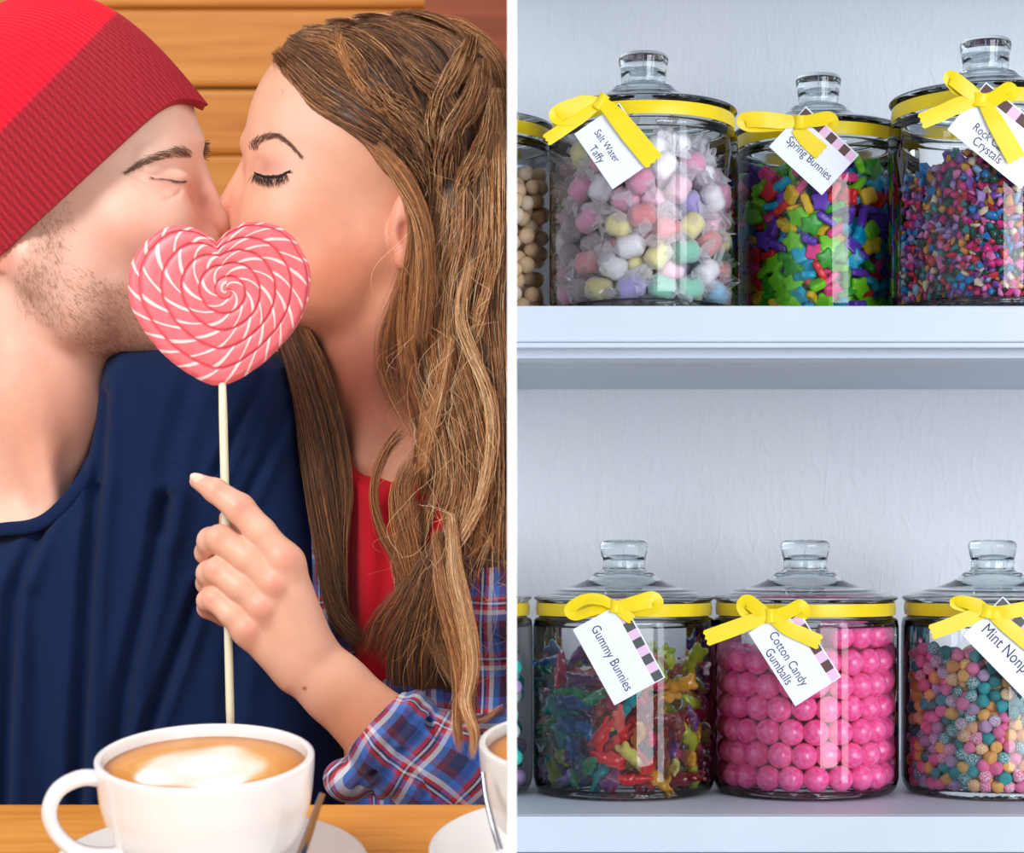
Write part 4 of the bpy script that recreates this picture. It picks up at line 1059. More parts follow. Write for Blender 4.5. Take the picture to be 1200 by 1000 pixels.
def hairs(name, n, sampler, mat, parent, S, length, ang, rad, lift=3, seg=5, color=None, d0=D0, curve=.3):
    g = np.random.default_rng(abs(hash(name)) % 1000 if False else len(name)*7)
    P0 = []; 
    x, y, keep_a, keep_l = sampler(g, n)
    a = np.radians(keep_a+g.normal(0, 10, len(x)) if ang is None else ang+g.normal(0, 14, len(x))); Ls = keep_l*g.uniform(.7, 1.25, len(x))
    t = np.linspace(0, 1, seg); X = x[:, None]+np.cos(a)[:, None]*Ls[:, None]*t; Y = y[:, None]+np.sin(a)[:, None]*Ls[:, None]*t+curve*Ls[:, None]*t**2*.2
    Wz = S(X.ravel(), Y.ravel()).reshape(X.shape); W0 = Wz[:, :1]; Wz = np.where(Wz < W0-14, W0-4, Wz)+.4+lift*np.sin(t*PI*.6)
    pts = to_world(X.ravel(), Y.ravel(), Wz.ravel(), d0).reshape(len(x), seg, 3)-np.array(parent.location)
    return tubes(name, pts, np.full(len(x), rad), mat, parent, 3, colors=color)
brown_hair = pmat('brow_hair', srgb(128, 98, 80), rough=.6)
stub_hair = pmat('stubble_hair', srgb(132, 88, 60), rough=.6)
def brow_sampler(pts, th, l, fan=0):
    q = smooth_profile(pts, 10)
    def f(g, n):
        i = g.random(n)*(len(q)-1.01); k = i.astype(int); fr = (i-k)[:, None]; p = q[k]*(1-fr)+q[k+1]*fr; tt = i/(len(q)-1)
        tg = q[k+1]-q[k]; a = np.degrees(np.arctan2(tg[:, 1], tg[:, 0])); th_ = np.interp(tt, np.linspace(0, 1, len(th)), th)
        o = g.uniform(-.5, .5, n)*th_; nx = -np.sin(np.radians(a)); ny = np.cos(np.radians(a))
        return p[:, 0]+nx*o, p[:, 1]+ny*o, a+fan*(1-tt)-8*np.sign(o), np.full(n, l)
    return f
hairs('eyebrow', 330, brow_sampler([(227, 182), (215, 179), (200, 180), (182, 185), (166, 192), (151, 200)], [10, 13, 12, 9, 7, 4], 9, 25), brown_hair, man, mS, 9, None, .00013, 1.6)
eye_m = pmat('eye_wet', srgb(120, 118, 122), rough=.08, spec=.7)
_V, _F = lathe_arrays([(math.sin(a), -math.cos(a)) for a in np.linspace(.01, PI-.01, 14)], 22)
_c = to_world(np.array([203.]), np.array([213.]), np.array([52.]))[0]
mesh_obj('eye', _V*np.array([12., 12., 9.])*D0/F*np.array([1.3, 1.45, .8])+_c-np.array(man.location), _F, eye_m, man)
hairs('eyelashes', 60, brow_sampler([(221, 213), (210, 213), (198, 211), (180, 209)], [2, 2, 2, 1], 6, 0), brown_hair, man, mS, 6, None, .00016, 1)
def stub(g, n):
    m = (mb > .25) & (mV[:, 2] > -10) & (g.random(len(mb)) < mb**1.2); idx = g.choice(np.where(m)[0], n)
    x = mpx[idx]+g.normal(0, 1.2, n); y = mpy[idx]+g.normal(0, 1.2, n); a = np.where(x < 75, 78, 40)
    return x, y, a.astype(float), np.full(n, 5.0)
hairs('beard_stubble', 3800, stub, stub_hair, man, mS, 5, None, .000075, 1.4)
# far eyebrow and lashes beyond the bridge of the nose
g_ = np.random.default_rng(5); n_ = 90; t_ = np.linspace(0, 1, 5)
x0 = g_.uniform(229, 236, n_); y0 = g_.uniform(166, 186, n_); L_ = g_.uniform(9, 15, n_); a_ = np.radians(g_.normal(-8, 22, n_)-(y0-176)*2)
X = x0[:, None]+np.cos(a_)[:, None]*L_[:, None]*t_; Y = y0[:, None]+np.sin(a_)[:, None]*L_[:, None]*t_
tubes('eyebrow', to_world(X.ravel(), Y.ravel(), np.full(X.size, -14.)).reshape(n_, 5, 3)-np.array(man.location), np.full(n_, .00032), brown_hair, man, 3)

# ---- beanie: ribbed dome; local frame u along the opening, v to the crown, w towards the camera
def beanie():
    c0 = np.array([66., 238.]); u = np.array([.735, -.678]); v = np.array([-.678, -.735])
    a, b, H = 214., 134., 228.
    nth, nr = 1500, 150
    th = np.linspace(0, 2*PI, nth, endpoint=False); ph = np.concatenate([[0, .00002, .0002, .001, .003, .008, .02], np.linspace(.04, PI/2*.99, nr-7)])
    TH, PH = np.meshgrid(th, ph, indexing='xy')         # rows: ph
    e = 2/3.; cp = np.cos(PH)**e; sp = np.sin(PH)**(2/3.)
    rib = np.abs(np.sin(TH*75)); A_ = 1.25*np.clip(1-PH/1.45, .15, 1)
    rad = 1+0*TH; U = a*np.cos(TH)*cp; Wd = b*np.sin(TH)*cp; Vv = H*sp
    U = U+14*sp*0
    # turned rim: slight flare at the front
    nrm = np.stack([np.cos(TH)*cp/a*b, np.sin(TH)*cp, sp*.45], -1); nrm /= np.linalg.norm(nrm, axis=-1, keepdims=True)
    dsp = (rib-.5)*A_*2.0+1.5*np.sin(TH*3+Vv*.02)*0
    U = U+nrm[..., 0]*dsp; Wd = Wd+nrm[..., 1]*dsp; Vv = Vv+nrm[..., 2]*dsp
    # the front of the rim tips forward past the forehead
    fr = np.clip(np.cos(TH), 0, 1)**12*np.exp(-Vv/40.); U = U-6*fr; Vv = Vv-36*fr
    # band colour: darker below the stripe line
    def line(Vv): return Vv
    lim = 106+10*np.cos(TH)
    dark = 1/(1+np.exp((Vv-lim)/.8))
    fl = .5+.5*np.sin(TH*311+PH*900)*np.sin(PH*777+TH*97)
    c_b = np.array(srgb(226, 22, 46)[:3]); c_d = np.array(srgb(150, 24, 38)[:3]); c_s = np.array(srgb(214, 70, 84)[:3])
    cd = c_d+(c_s-c_d)*(fl[..., None]**2*.32); col = c_b+(cd-c_b)*dark[..., None]
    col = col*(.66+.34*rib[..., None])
    V3 = np.stack([c0[0]+u[0]*U+v[0]*Vv, c0[1]+u[1]*U+v[1]*Vv, Wd], -1)
    # inner rim turn-in
    rows = []
    for k, (sc_, dv) in enumerate(((.985, 3), (.96, 1), (.945, 8), (.93, 26))):
        U2 = a*np.cos(th)*sc_-6*np.clip(np.cos(th), 0, 1)**12; W2 = b*np.sin(th)*sc_; v2 = dv-3-35*np.clip(np.cos(th), 0, 1)**12
        rows.append(np.stack([c0[0]+u[0]*U2+v[0]*v2, c0[1]+u[1]*U2+v[1]*v2, W2], -1))
    V3 = np.concatenate([np.array(rows[::-1]), V3]); cin = np.tile(c_d*.8, (4, nth, 1)); col = np.concatenate([cin, col])
    nr2 = nr+4; i = np.arange(nr2-1)[:, None]; j = np.arange(nth)[None]; j2 = (j+1) % nth
    Q = np.stack([i*nth+j, i*nth+j2, (i+1)*nth+j2, (i+1)*nth+j], -1).reshape(-1, 4)
    s = D0/F; Vq = V3.reshape(-1, 3); kk = (F-Vq[:, 2])/F; Vq[:, 0] = HX+(Vq[:, 0]-HX)*kk; Vq[:, 1] = HY+(Vq[:, 1]-HY)*kk
    W = np.stack([(Vq[:, 0]-HX)*s, D0-Vq[:, 2]*s, CZ+(HY-Vq[:, 1])*s], -1)-np.array(man.location)
    m, nt, N, L, bs = new_mat('red_knit'); at = N.new('ShaderNodeVertexColor'); at.layer_name = 'Col'; L.new(at.outputs[0], bs.inputs['Base Color'])
    bs.inputs['Roughness'].default_value = .85; bs.inputs['Sheen Weight'].default_value = .5; bs.inputs['Sheen Tint'].default_value = srgb(255, 120, 120); bs.inputs['Specular IOR Level'].default_value = .15
    tc = N.new('ShaderNodeTexCoord'); nz = N.new('ShaderNodeTexNoise'); nz.inputs['Scale'].default_value = 1400; nz.inputs['Detail'].default_value = 2; L.new(tc.outputs['Object'], nz.inputs['Vector'])
    bp = N.new('ShaderNodeBump'); bp.inputs['Strength'].default_value = .5; bp.inputs['Distance'].default_value = .0006; L.new(nz.outputs['Fac'], bp.inputs['Height']); L.new(bp.outputs[0], bs.inputs['Normal'])
    o = mesh_obj('beanie', W, Q.astype(np.int32), m, man, colors=col.reshape(-1, 3)); o['label'] = 'ribbed red beanie with darker red band'
beanie()

# ---- t-shirt
def tee():
    f = Field((-220, 395, -170), (430, 1010, 190), 2.5, D0)
    def folds(X, Y):
        h = np.zeros_like(X)
        def fold(pts, A, w):
            q = np.array(pts, float); d2 = np.full(X.shape, 1e9); sd = np.zeros(X.shape)
            for a, b in zip(q[:-1], q[1:]):
                v = b-a; t = np.clip(((X-a[0])*v[0]+(Y-a[1])*v[1])/(v@v), 0, 1); dx = X-a[0]-t*v[0]; dy = Y-a[1]-t*v[1]; dd = dx*dx+dy*dy
                s_ = np.sign(dx*v[1]-dy*v[0]); m = dd < d2; d2 = np.where(m, dd, d2); sd = np.where(m, s_, sd)
            r = np.sqrt(d2)*sd/w
            return -A*np.exp(-r**2)+A*.75*np.exp(-((r-1.6)/1.1)**2)+A*.35*np.exp(-((r+1.7)/1.0)**2)
        h += fold([(136, 470), (134, 560), (124, 680), (116, 860), (112, 980)], 11, 9)
        h += fold([(104, 560), (66, 620), (40, 700), (32, 840), (28, 980)], 10, 9)
        h += fold([(212, 590), (192, 690), (166, 800), (150, 980)], 9, 10)
        h += fold([(250, 690), (222, 770), (192, 850), (176, 980)], 8, 8)
        h += fold([(60, 700), (72, 800), (80, 980)], 4, 12)
        h += fold([(320, 450), (296, 500), (270, 560)], 7, 7)
        h += fold([(345, 480), (322, 545), (296, 600)], 6, 7)
        h += fold([(240, 450), (215, 540), (206, 620)], 4, 12)
        h += fold([(300, 700), (285, 800), (276, 950)], 6, 12)
        h += 2.2*np.sin(X*.035+1)*np.sin(Y*.012)
        return h*1.5
    body = [(-210, 660), (-120, 632), (0, 614), (30, 612), (52, 604), (88, 566), (108, 534), (116, 500), (120, 460), (128, 425), (150, 402), (200, 402), (260, 414), (320, 411), (352, 428), (374, 476), (388, 560), (395, 650), (400, 760), (404, 1000), (-210, 1000)]
    f.slab(body, -25, 128, 70, 10, hfn=folds)
    V, Q = f.mesh(relax=2)
    m = pmat('navy_cotton', srgb(21, 36, 70), rough=.9, sheen=.05, spec=.08, noise=(14, .06), bump=(1300, .25, .0004))
    o = mesh_obj('t_shirt', f.world(V)-np.array(man.location), Q, m, man); o['label'] = 'navy blue t-shirt'
    # rib collar lying along the neckline
    S = surf_lookup(V, -150, 420, 400, 1000)
    q = smooth_profile([(-110, 640), (-50, 626), (0, 616), (34, 612), (58, 600), (84, 572), (98, 552)], 6)
    W0 = np.maximum(np.maximum(S(q[:, 0], q[:, 1]+12), S(q[:, 0]+8, q[:, 1]+10)), np.maximum(mS(q[:, 0]-4, q[:, 1]-4), mS(q[:, 0], q[:, 1])))
    W0 = np.convolve(np.pad(W0, 4, 'edge'), np.ones(9)/9, 'valid')
    k = 12; Vc = []
    t = np.gradient(q, axis=0); t /= np.linalg.norm(t, axis=1, keepdims=True)
    for i in range(len(q)):
        for a in np.linspace(0, 2*PI, k, endpoint=False):
            Vc.append([q[i, 0]-t[i, 1]*8*math.cos(a)-t[i, 1]*5, q[i, 1]+t[i, 0]*8*math.cos(a)+t[i, 0]*5, W0[i]+1+3.2*math.sin(a)])
    Vc = np.array(Vc); i = np.arange(len(q)-1)[:, None]; j = np.arange(k)[None]; j2 = (j+1) % k
    mesh_obj('collar', to_world(Vc[:, 0], Vc[:, 1], Vc[:, 2])-np.array(man.location), np.stack([i*k+j, i*k+j2, (i+1)*k+j2, (i+1)*k+j], -1).reshape(-1, 4), m, man)
tee()
# ================================================================ the woman
woman = empty('person', P(470, 760, D0+.08)); tag(woman, 'woman with long wavy brown hair, eyes closed, holding the lollipop', 'person')
DH = 1.36
def woman_body():
    f = Field((240, 10, -130), (640, 640, 140), 2.0, D0)
    f.ell((452, 168, 0), (138, 150, 112), 10)                    # skull
    f.ell((384, 192, 0), (97, 138, 92), 24, pw=2.3)              # face mass
    f.cap((294, 168, 12), (340, 164, 66), 11, 10, 14)            # brow
    f.ell((298, 199, 68), (15, 9, 16), 16, op='-')              # socket
    f.ell((318, 202, 51), (21, 14, 17), 5)                       # closed lid
    f.cap((297, 207, 60), (336, 207, 66), 1.2, 1.4, 2, op='-')
    f.cap((288, 196, 4), (267, 236, 6), 8, 10, 9)                # nose
    f.ell((266, 243, 6), (13, 11, 12), 6)
    f.ell((285, 250, 20), (14, 12, 10), 5)
    f.ell((286, 262, 4), (18, 12, 16), 8)
    f.ell((293, 236, 8), (24, 28, 30), 8)
    f.cap((299, 244, 34), (304, 262, 36), 2, 3, 5, op='-')       # wing crease
    f.ell((352, 262, 54), (64, 56, 40), 40)                      # cheek
    f.ell((292, 300, 4), (20, 24, 36), 16)                       # lips
    f.ell((372, 292, 0), (86, 78, 92), 34)
    f.ell((304, 350, 4), (34, 30, 40), 24)                       # chin
    f.chain([(310, 348, 16, 30), (390, 336, 52, 38), (446, 292, 68, 32)], 50)
    # ear
    f.ell((478, 262, 104), (21, 42, 10), 5, rot=8)
    f.ell((474, 302, 106), (12, 14, 8), 5)
    f.ell((474, 272, 116), (9, 14, 9), 4, op='-')
    f.cap((484, 235, 116), (492, 268, 116), 2.6, 2.6, 3, op='-')
    # neck and upper chest
    f.chain([(428, 330, 0, 76), (468, 470, -6, 80), (500, 640, -16, 96)], 22)
    f.cap((470, 320, 66), (430, 540, 58), 24, 16, 22)
    f.ell((470, 640, -30), (150, 90, 84), 26)
    V, Q = f.mesh(relax=1); px, py = pix(V); n = len(V)
    col = np.tile(np.array(srgb(226, 164, 134)[:3]), (n, 1))
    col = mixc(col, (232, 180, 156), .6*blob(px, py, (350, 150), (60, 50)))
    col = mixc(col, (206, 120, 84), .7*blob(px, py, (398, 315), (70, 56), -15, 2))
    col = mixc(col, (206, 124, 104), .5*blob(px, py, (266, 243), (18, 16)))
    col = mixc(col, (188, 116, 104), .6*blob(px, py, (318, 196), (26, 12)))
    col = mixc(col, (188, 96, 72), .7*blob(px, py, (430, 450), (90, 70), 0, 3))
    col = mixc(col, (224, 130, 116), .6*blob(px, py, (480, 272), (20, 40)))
    V, Q, u0 = trim(V, Q, 594); col = col[u0]; Vw = f.world(V)
    # forearm and hand, continuous down to the elbow
    h = Field((200, 530, -75), (560, 960, 75), 1.35, DH)
    k = 5
    h.chain([(231.5, 564, 14, 9.5), (252, 575, 22, 14), (281, 596, 30, 17.2), (306, 624, 33, 17.2), (335, 660, 32, 20)], k)     # index
    h.chain([(335, 660, 30, 20), (364, 755, 12, 26)], 14)
    h.chain([(266, 664, -30, 11), (242, 648, -14, 13.5), (247, 634, 12, 15.5), (258, 632, 27, 16.5), (290, 654, 33, 17.5), (324, 686, 32, 19)], k)  # middle
    h.chain([(324, 686, 28, 20), (358, 768, 8, 26)], 14)
    h.chain([(266, 700, -30, 11), (243, 684, -14, 13), (245, 672, 10, 14.5), (255, 669, 24, 15.5), (282, 689, 31, 16.5), (311, 714, 29, 18)], k)   # ring
    h.chain([(311, 714, 26, 18), (352, 778, 4, 26)], 14)
    h.chain([(264, 726, -26, 9.5), (243, 713, -12, 11.5), (244, 704, 8, 13), (252, 703, 19, 14), (272, 720, 26, 15), (291, 740, 24, 16.5)], k)   # little finger
    h.chain([(291, 740, 20, 17), (346, 786, 0, 27)], 14)
    h.chain([(352, 770, -16, 28), (318, 700, -34, 20), (292, 655, -32, 16), (271, 616, -22, 12), (266, 606, -16, 9)], 9)   # thumb
    h.chain([(358, 770, 2, 36), (392, 806, 2, 39), (462, 872, 2, 49), (520, 915, 4, 52)], 16, flat=.82)
    h.ell((338, 728, 2), (34, 46, 28), 16, rot=-32)                # palm
    for c, r in (((333, 655, 46), 9), ((322, 684, 46), 8), ((308, 712, 43), 8), ((290, 738, 36), 7)): h.ell(c, (r, r, 6), 10)
    V2, Q2 = h.mesh(relax=1); p2x, p2y = pix(V2); V2, Q2, u = trim(V2, Q2, 540); p2x, p2y = p2x[u], p2y[u]; n2 = len(V2)
    c2 = np.tile(np.array(srgb(232, 178, 152)[:3]), (n2, 1))
    for c, r in (((337, 655), 14), ((322, 686), 13), ((308, 714), 12), ((290, 740), 12), ((256, 628), 10), ((250, 668), 9), ((246, 702), 9), ((284, 594), 12), ((256, 574), 8)): c2 = mixc(c2, (222, 130, 112), .55*blob(p2x, p2y, c, (r, r)))
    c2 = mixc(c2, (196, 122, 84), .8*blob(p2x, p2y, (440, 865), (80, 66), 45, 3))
    c2 = mixc(c2, (224, 150, 126), .4*blob(p2x, p2y, (232, 566), (16, 12)))
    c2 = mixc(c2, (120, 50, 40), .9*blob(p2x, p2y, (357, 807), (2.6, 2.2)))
    Vh = h.world(V2)
    allV = np.concatenate([Vw, Vh])-np.array(woman.location); allQ = np.concatenate([Q, Q2+len(Vw)])
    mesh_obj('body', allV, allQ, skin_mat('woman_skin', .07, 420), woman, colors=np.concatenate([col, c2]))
    return V
wV = woman_body()
wS = surf_lookup(wV, 240, 640, 10, 640)
# nail of the index finger and thumb
nail = pmat('beige_polish', srgb(236, 206, 184), rough=.12, coat=.6)
def ellipsoid(name, c, r, rot, mat, parent, d0):
    V, Fq = lathe_arrays([(math.sin(a), -math.cos(a)) for a in np.linspace(.01, PI-.01, 12)], 20)
    V = V*np.array(r); a = math.radians(rot); X = V[:, 0]*math.cos(a)-V[:, 1]*math.sin(a); Y = V[:, 0]*math.sin(a)+V[:, 1]*math.cos(a)
    s = d0/F; k = (F-c[2])/F; cx = HX+(c[0]-HX)*k; cy = HY+(c[1]-HY)*k
    W = np.stack([(cx+X-HX)*s, d0-(c[2]+V[:, 2])*s, CZ+(HY-cy-Y)*s], -1)-np.array(parent.location)
    return mesh_obj(name, W, Fq, mat, parent)
o = ellipsoid('fingernail', (233.5, 562.5, 22.5), (12, 6.8, 3.6), 28, nail, woman, DH)
lash = pmat('black_lashes', srgb(26, 22, 24), rough=.5)
wbrow = pmat('woman_brow_hair', srgb(120, 82, 66), rough=.6)
def hw(*a): return hairs(*a)
hairs('eyebrow', 360, brow_sampler([(297, 178), (300, 168), (312, 161), (326, 161), (340, 170), (351, 181)], [11, 9, 8, 6, 4, 2], 8, -20), wbrow, woman, wS, 8, None, .00011, 1.2)
hairs('eyelashes', 110, brow_sampler([(297, 203), (304, 207), (314, 209), (325, 208), (336, 203)], [4, 4, 4, 3, 1.5], 8, 0), lash, woman, wS, 7, 100, .00016, 4, curve=1.2)
hairs('eyeliner', 160, brow_sampler([(297, 202), (305, 205.5), (315, 207), (326, 206), (337, 202)], [2.0, 2.6, 2.8, 2.4, 1], 6, 0), lash, woman, wS, 6, None, .0003, 1)

# ---- red top
def red_top():
    f = Field((370, 470, -110), (620, 980, 120), 2.5, D0)
    fo = lambda X, Y: 3*np.sin((X-430)*.16+Y*.01)
    f.slab([(384, 510), (412, 520), (446, 540), (470, 538), (500, 520), (600, 520), (600, 830), (404, 830)], -20, 112, 60, 8, hfn=fo)
    V, Q = f.mesh(relax=2); V, Q, _ = trim(V, Q, 594)
    o = mesh_obj('top', f.world(V)-np.array(woman.location), Q, pmat('red_jersey', srgb(190, 14, 34), rough=.75, sheen=.2, spec=.2, bump=(1200, .2, .0004)), woman); o['label'] = 'bright red top'
red_top()

# ---- plaid shirt
def plaid():
    m, nt, N, L, b = new_mat('plaid_cotton'); b.inputs['Roughness'].default_value = .8; b.inputs['Sheen Weight'].default_value = .2
    uv = N.new('ShaderNodeUVMap'); uv.uv_map = 'UVMap'; sp = N.new('ShaderNodeSeparateXYZ')
    L.new(uv.outputs[0], sp.inputs[0])
    def stripes(sock, off, stops):
        a = N.new('ShaderNodeMath'); a.operation = 'ADD'; a.inputs[1].default_value = off; L.new(sock, a.inputs[0])
        fr = N.new('ShaderNodeMath'); fr.operation = 'FRACT'; L.new(a.outputs[0], fr.inputs[0])
        cr = N.new('ShaderNodeValToRGB'); cr.color_ramp.interpolation = 'CONSTANT'; e = cr.color_ramp.elements
        e[0].position = 0; e[0].color = srgb(*stops[0][1]); e[1].position = stops[1][0]; e[1].color = srgb(*stops[1][1])
        for p_, c_ in stops[2:]: x = e.new(p_); x.color = srgb(*c_)
        L.new(fr.outputs[0], cr.inputs[0]); return cr.outputs[0]
    nav, blu, red, wht, dkr, lbl = (18, 28, 76), (24, 84, 172), (190, 28, 44), (206, 206, 214), (88, 20, 44), (60, 104, 176)
    st = [(0, nav), (.16, blu), (.30, lbl), (.36, red), (.43, nav), (.46, wht), (.50, nav), (.54, red), (.60, wht), (.68, lbl), (.80, dkr), (.92, nav)]
    c1 = stripes(sp.outputs[0], 0, st); c2 = stripes(sp.outputs[1], .3, st)
    mx = N.new('ShaderNodeMix'); mx.data_type = 'RGBA'; mx.inputs['Factor'].default_value = .5; L.new(c1, mx.inputs['A']); L.new(c2, mx.inputs['B'])
    L.new(mx.outputs['Result'], b.inputs['Base Color'])
    tc = N.new('ShaderNodeTexCoord'); nz = N.new('ShaderNodeTexNoise'); nz.inputs['Scale'].default_value = 900; L.new(tc.outputs['Object'], nz.inputs['Vector'])
    bp = N.new('ShaderNodeBump'); bp.inputs['Strength'].default_value = .25; bp.inputs['Distance'].default_value = .0005; L.new(nz.outputs['Fac'], bp.inputs['Height']); L.new(bp.outputs[0], b.inputs['Normal'])
    return m
plaid_m = plaid()
def add_uv(o, U):
    uv = o.data.uv_layers.new(name='UVMap'); n = len(o.data.loops); vi = np.empty(n, np.int32); o.data.loops.foreach_get('vertex_index', vi)
    uv.data.foreach_set('uv', U[vi].astype(np.float32).ravel())
def shirt():
    f = Field((350, 560, -120), (640, 990, 170), 2.5, D0)
    # open fronts
    f.slab([(362, 590), (374, 560), (388, 590), (398, 640), (412, 700), (428, 760), (436, 810), (396, 810), (366, 750)], 0, 100, 30, 4, hfn=lambda X, Y: 2.5*np.sin(X*.3+Y*.02))
    f.slab([(470, 640), (520, 600), (640, 590), (640, 990), (404, 990), (420, 800), (442, 760), (452, 700)], -6, 112, 60, 8, hfn=lambda X, Y: 5*np.sin(X*.06+Y*.05))
    V, Q = f.mesh(relax=1); V, Q, _ = trim(V, Q, 594); U1 = np.stack([V[:, 0]*.016+V[:, 2]*.004, V[:, 1]*.016+.1*np.sin(V[:, 0]*.03)], -1); w1 = f.world(V)
    # rolled sleeve, at the depth of the forearm
    h = Field((360, 780, -80), (720, 1010, 90), 2.0, DH)
    h.chain([(462, 868, 2, 58), (520, 905, 2, 62), (600, 900, -4, 66), (700, 880, -20, 70)], 10)
    for t_, r_, q_ in ((0, 60, 9), (.35, 63, 7), (.75, 62, 6), (1.3, 61, 5)):                    # soft rolls of cloth round the arm
        c = np.array([454+t_*40, 862+t_*32, 2.]); ax = np.array([.77, .63]); 
        n_ = 16
        for i in range(n_):
            a0, a1 = 2*PI*i/n_, 2*PI*(i+1)/n_
            pt = lambda a: (c[0]-ax[1]*math.cos(a)*r_*.93+3*math.sin(3*a+t_*5), c[1]+ax[0]*math.cos(a)*r_*.93, c[2]+math.sin(a)*r_*.86)
            p_, q2 = pt(a0), pt(a1); h.cap(p_, q2, q_, q_, 7)
    h.ell((408, 915, -6), (30, 26, 40), 10, rot=20)
    h.cap((500, 846, 40), (530, 900, 52), 6, 5, 6, op='-'); h.cap((470, 880, 60), (500, 930, 56), 4, 5, 6, op='-'); h.cap((420, 925, 30), (440, 905, 46), 4, 4, 5, op='-')
    h.cap((400, 800, 0), (452, 862, 0), 40, 47, 5, op='-')                                         # mouth of the sleeve
    V2, Q2 = h.mesh(relax=1); V2, Q2, _ = trim(V2, Q2, 595.5)
    a = .66; ux = V2[:, 0]*math.cos(a)+V2[:, 1]*math.sin(a); uy = -V2[:, 0]*math.sin(a)+V2[:, 1]*math.cos(a)
    phi = np.arctan2(V2[:, 2], uy-(-454*math.sin(a)+862*math.cos(a)))
    U2 = np.stack([ux*.0145+.03*np.sin(uy*.08), phi*60*.0145+.04*np.sin(ux*.05)], -1)
    w2 = h.world(V2)
    o = mesh_obj('plaid_shirt', np.concatenate([w1, w2])-np.array(woman.location), np.concatenate([Q, Q2+len(w1)]), plaid_m, woman); add_uv(o, np.concatenate([U1, U2])); o['label'] = 'blue and red plaid shirt with rolled sleeve'
shirt()
# ---- long wavy hair with a braid round the head
XR = 594.5
def hair_base():
    f = Field((300, -6, -140), (640, 900, 150), 2.5, D0)
    f.ell((457, 170, 0), (141, 149, 119), 6)
    f.ell((378, 104, 0), (60, 72, 84), 14)
    keep = [(306, 40), (316, 64), (333, 98), (352, 128), (376, 151), (404, 166), (430, 186), (446, 208), (462, 226), (484, 240), (500, 262), (500, 420), (700, 420), (700, -60), (314, -60)]
    g = Field((300, -6, -140), (640, 900, 150), 2.5, D0); g.slab(keep, 0, 400, 6, 2)
    h = np.clip(.5-.5*(g.f-f.f)/8, 0, 1); f.f = g.f*(1-h)+f.f*h+8*h*(1-h)
    f.slab([(500, 190), (484, 262), (478, 330), (484, 420), (480, 500), (484, 560), (506, 620), (496, 690), (520, 700), (560, 700), (600, 700), (640, 700), (640, 190)], 16, 88, 46, 16)
    f.slab([(470, 700), (540, 690), (560, 760), (540, 815), (490, 818), (452, 790)], 84, 34, 26, 10)
    f.slab([(318, 352), (352, 350), (384, 404), (394, 450), (398, 480), (410, 545), (406, 620), (404, 690), (412, 735), (396, 730), (378, 680), (362, 610), (350, 530), (334, 460)], 10, 40, 26, 8)
    V, Q = f.mesh(relax=2); V, Q, _ = trim(V, Q, XR)
    return f, V, Q
hf, hV, hQ = hair_base()
hm, hnt, hN, hL, hb = new_mat('brown_hair'); _a = hN.new('ShaderNodeVertexColor'); _a.layer_name = 'Col'; hL.new(_a.outputs[0], hb.inputs['Base Color']); hb.inputs['Roughness'].default_value = .38; hb.inputs['Specular IOR Level'].default_value = .55
base_col = np.tile(np.array(srgb(70, 46, 32)[:3]), (len(hV), 1))
hair_root = mesh_obj('hair', hf.world(hV)-np.array(woman.location), hQ, hm, woman, colors=base_col)
hS = surf_lookup(hV, 300, 600, 0, 900)
gh = np.random.default_rng(21)
DK, MD, CH, LT, BL = (80, 52, 36), (138, 92, 60), (190, 122, 70), (224, 168, 114), (252, 220, 176)
PATHS, RADS, COLS = [], [], []
M_ = 30
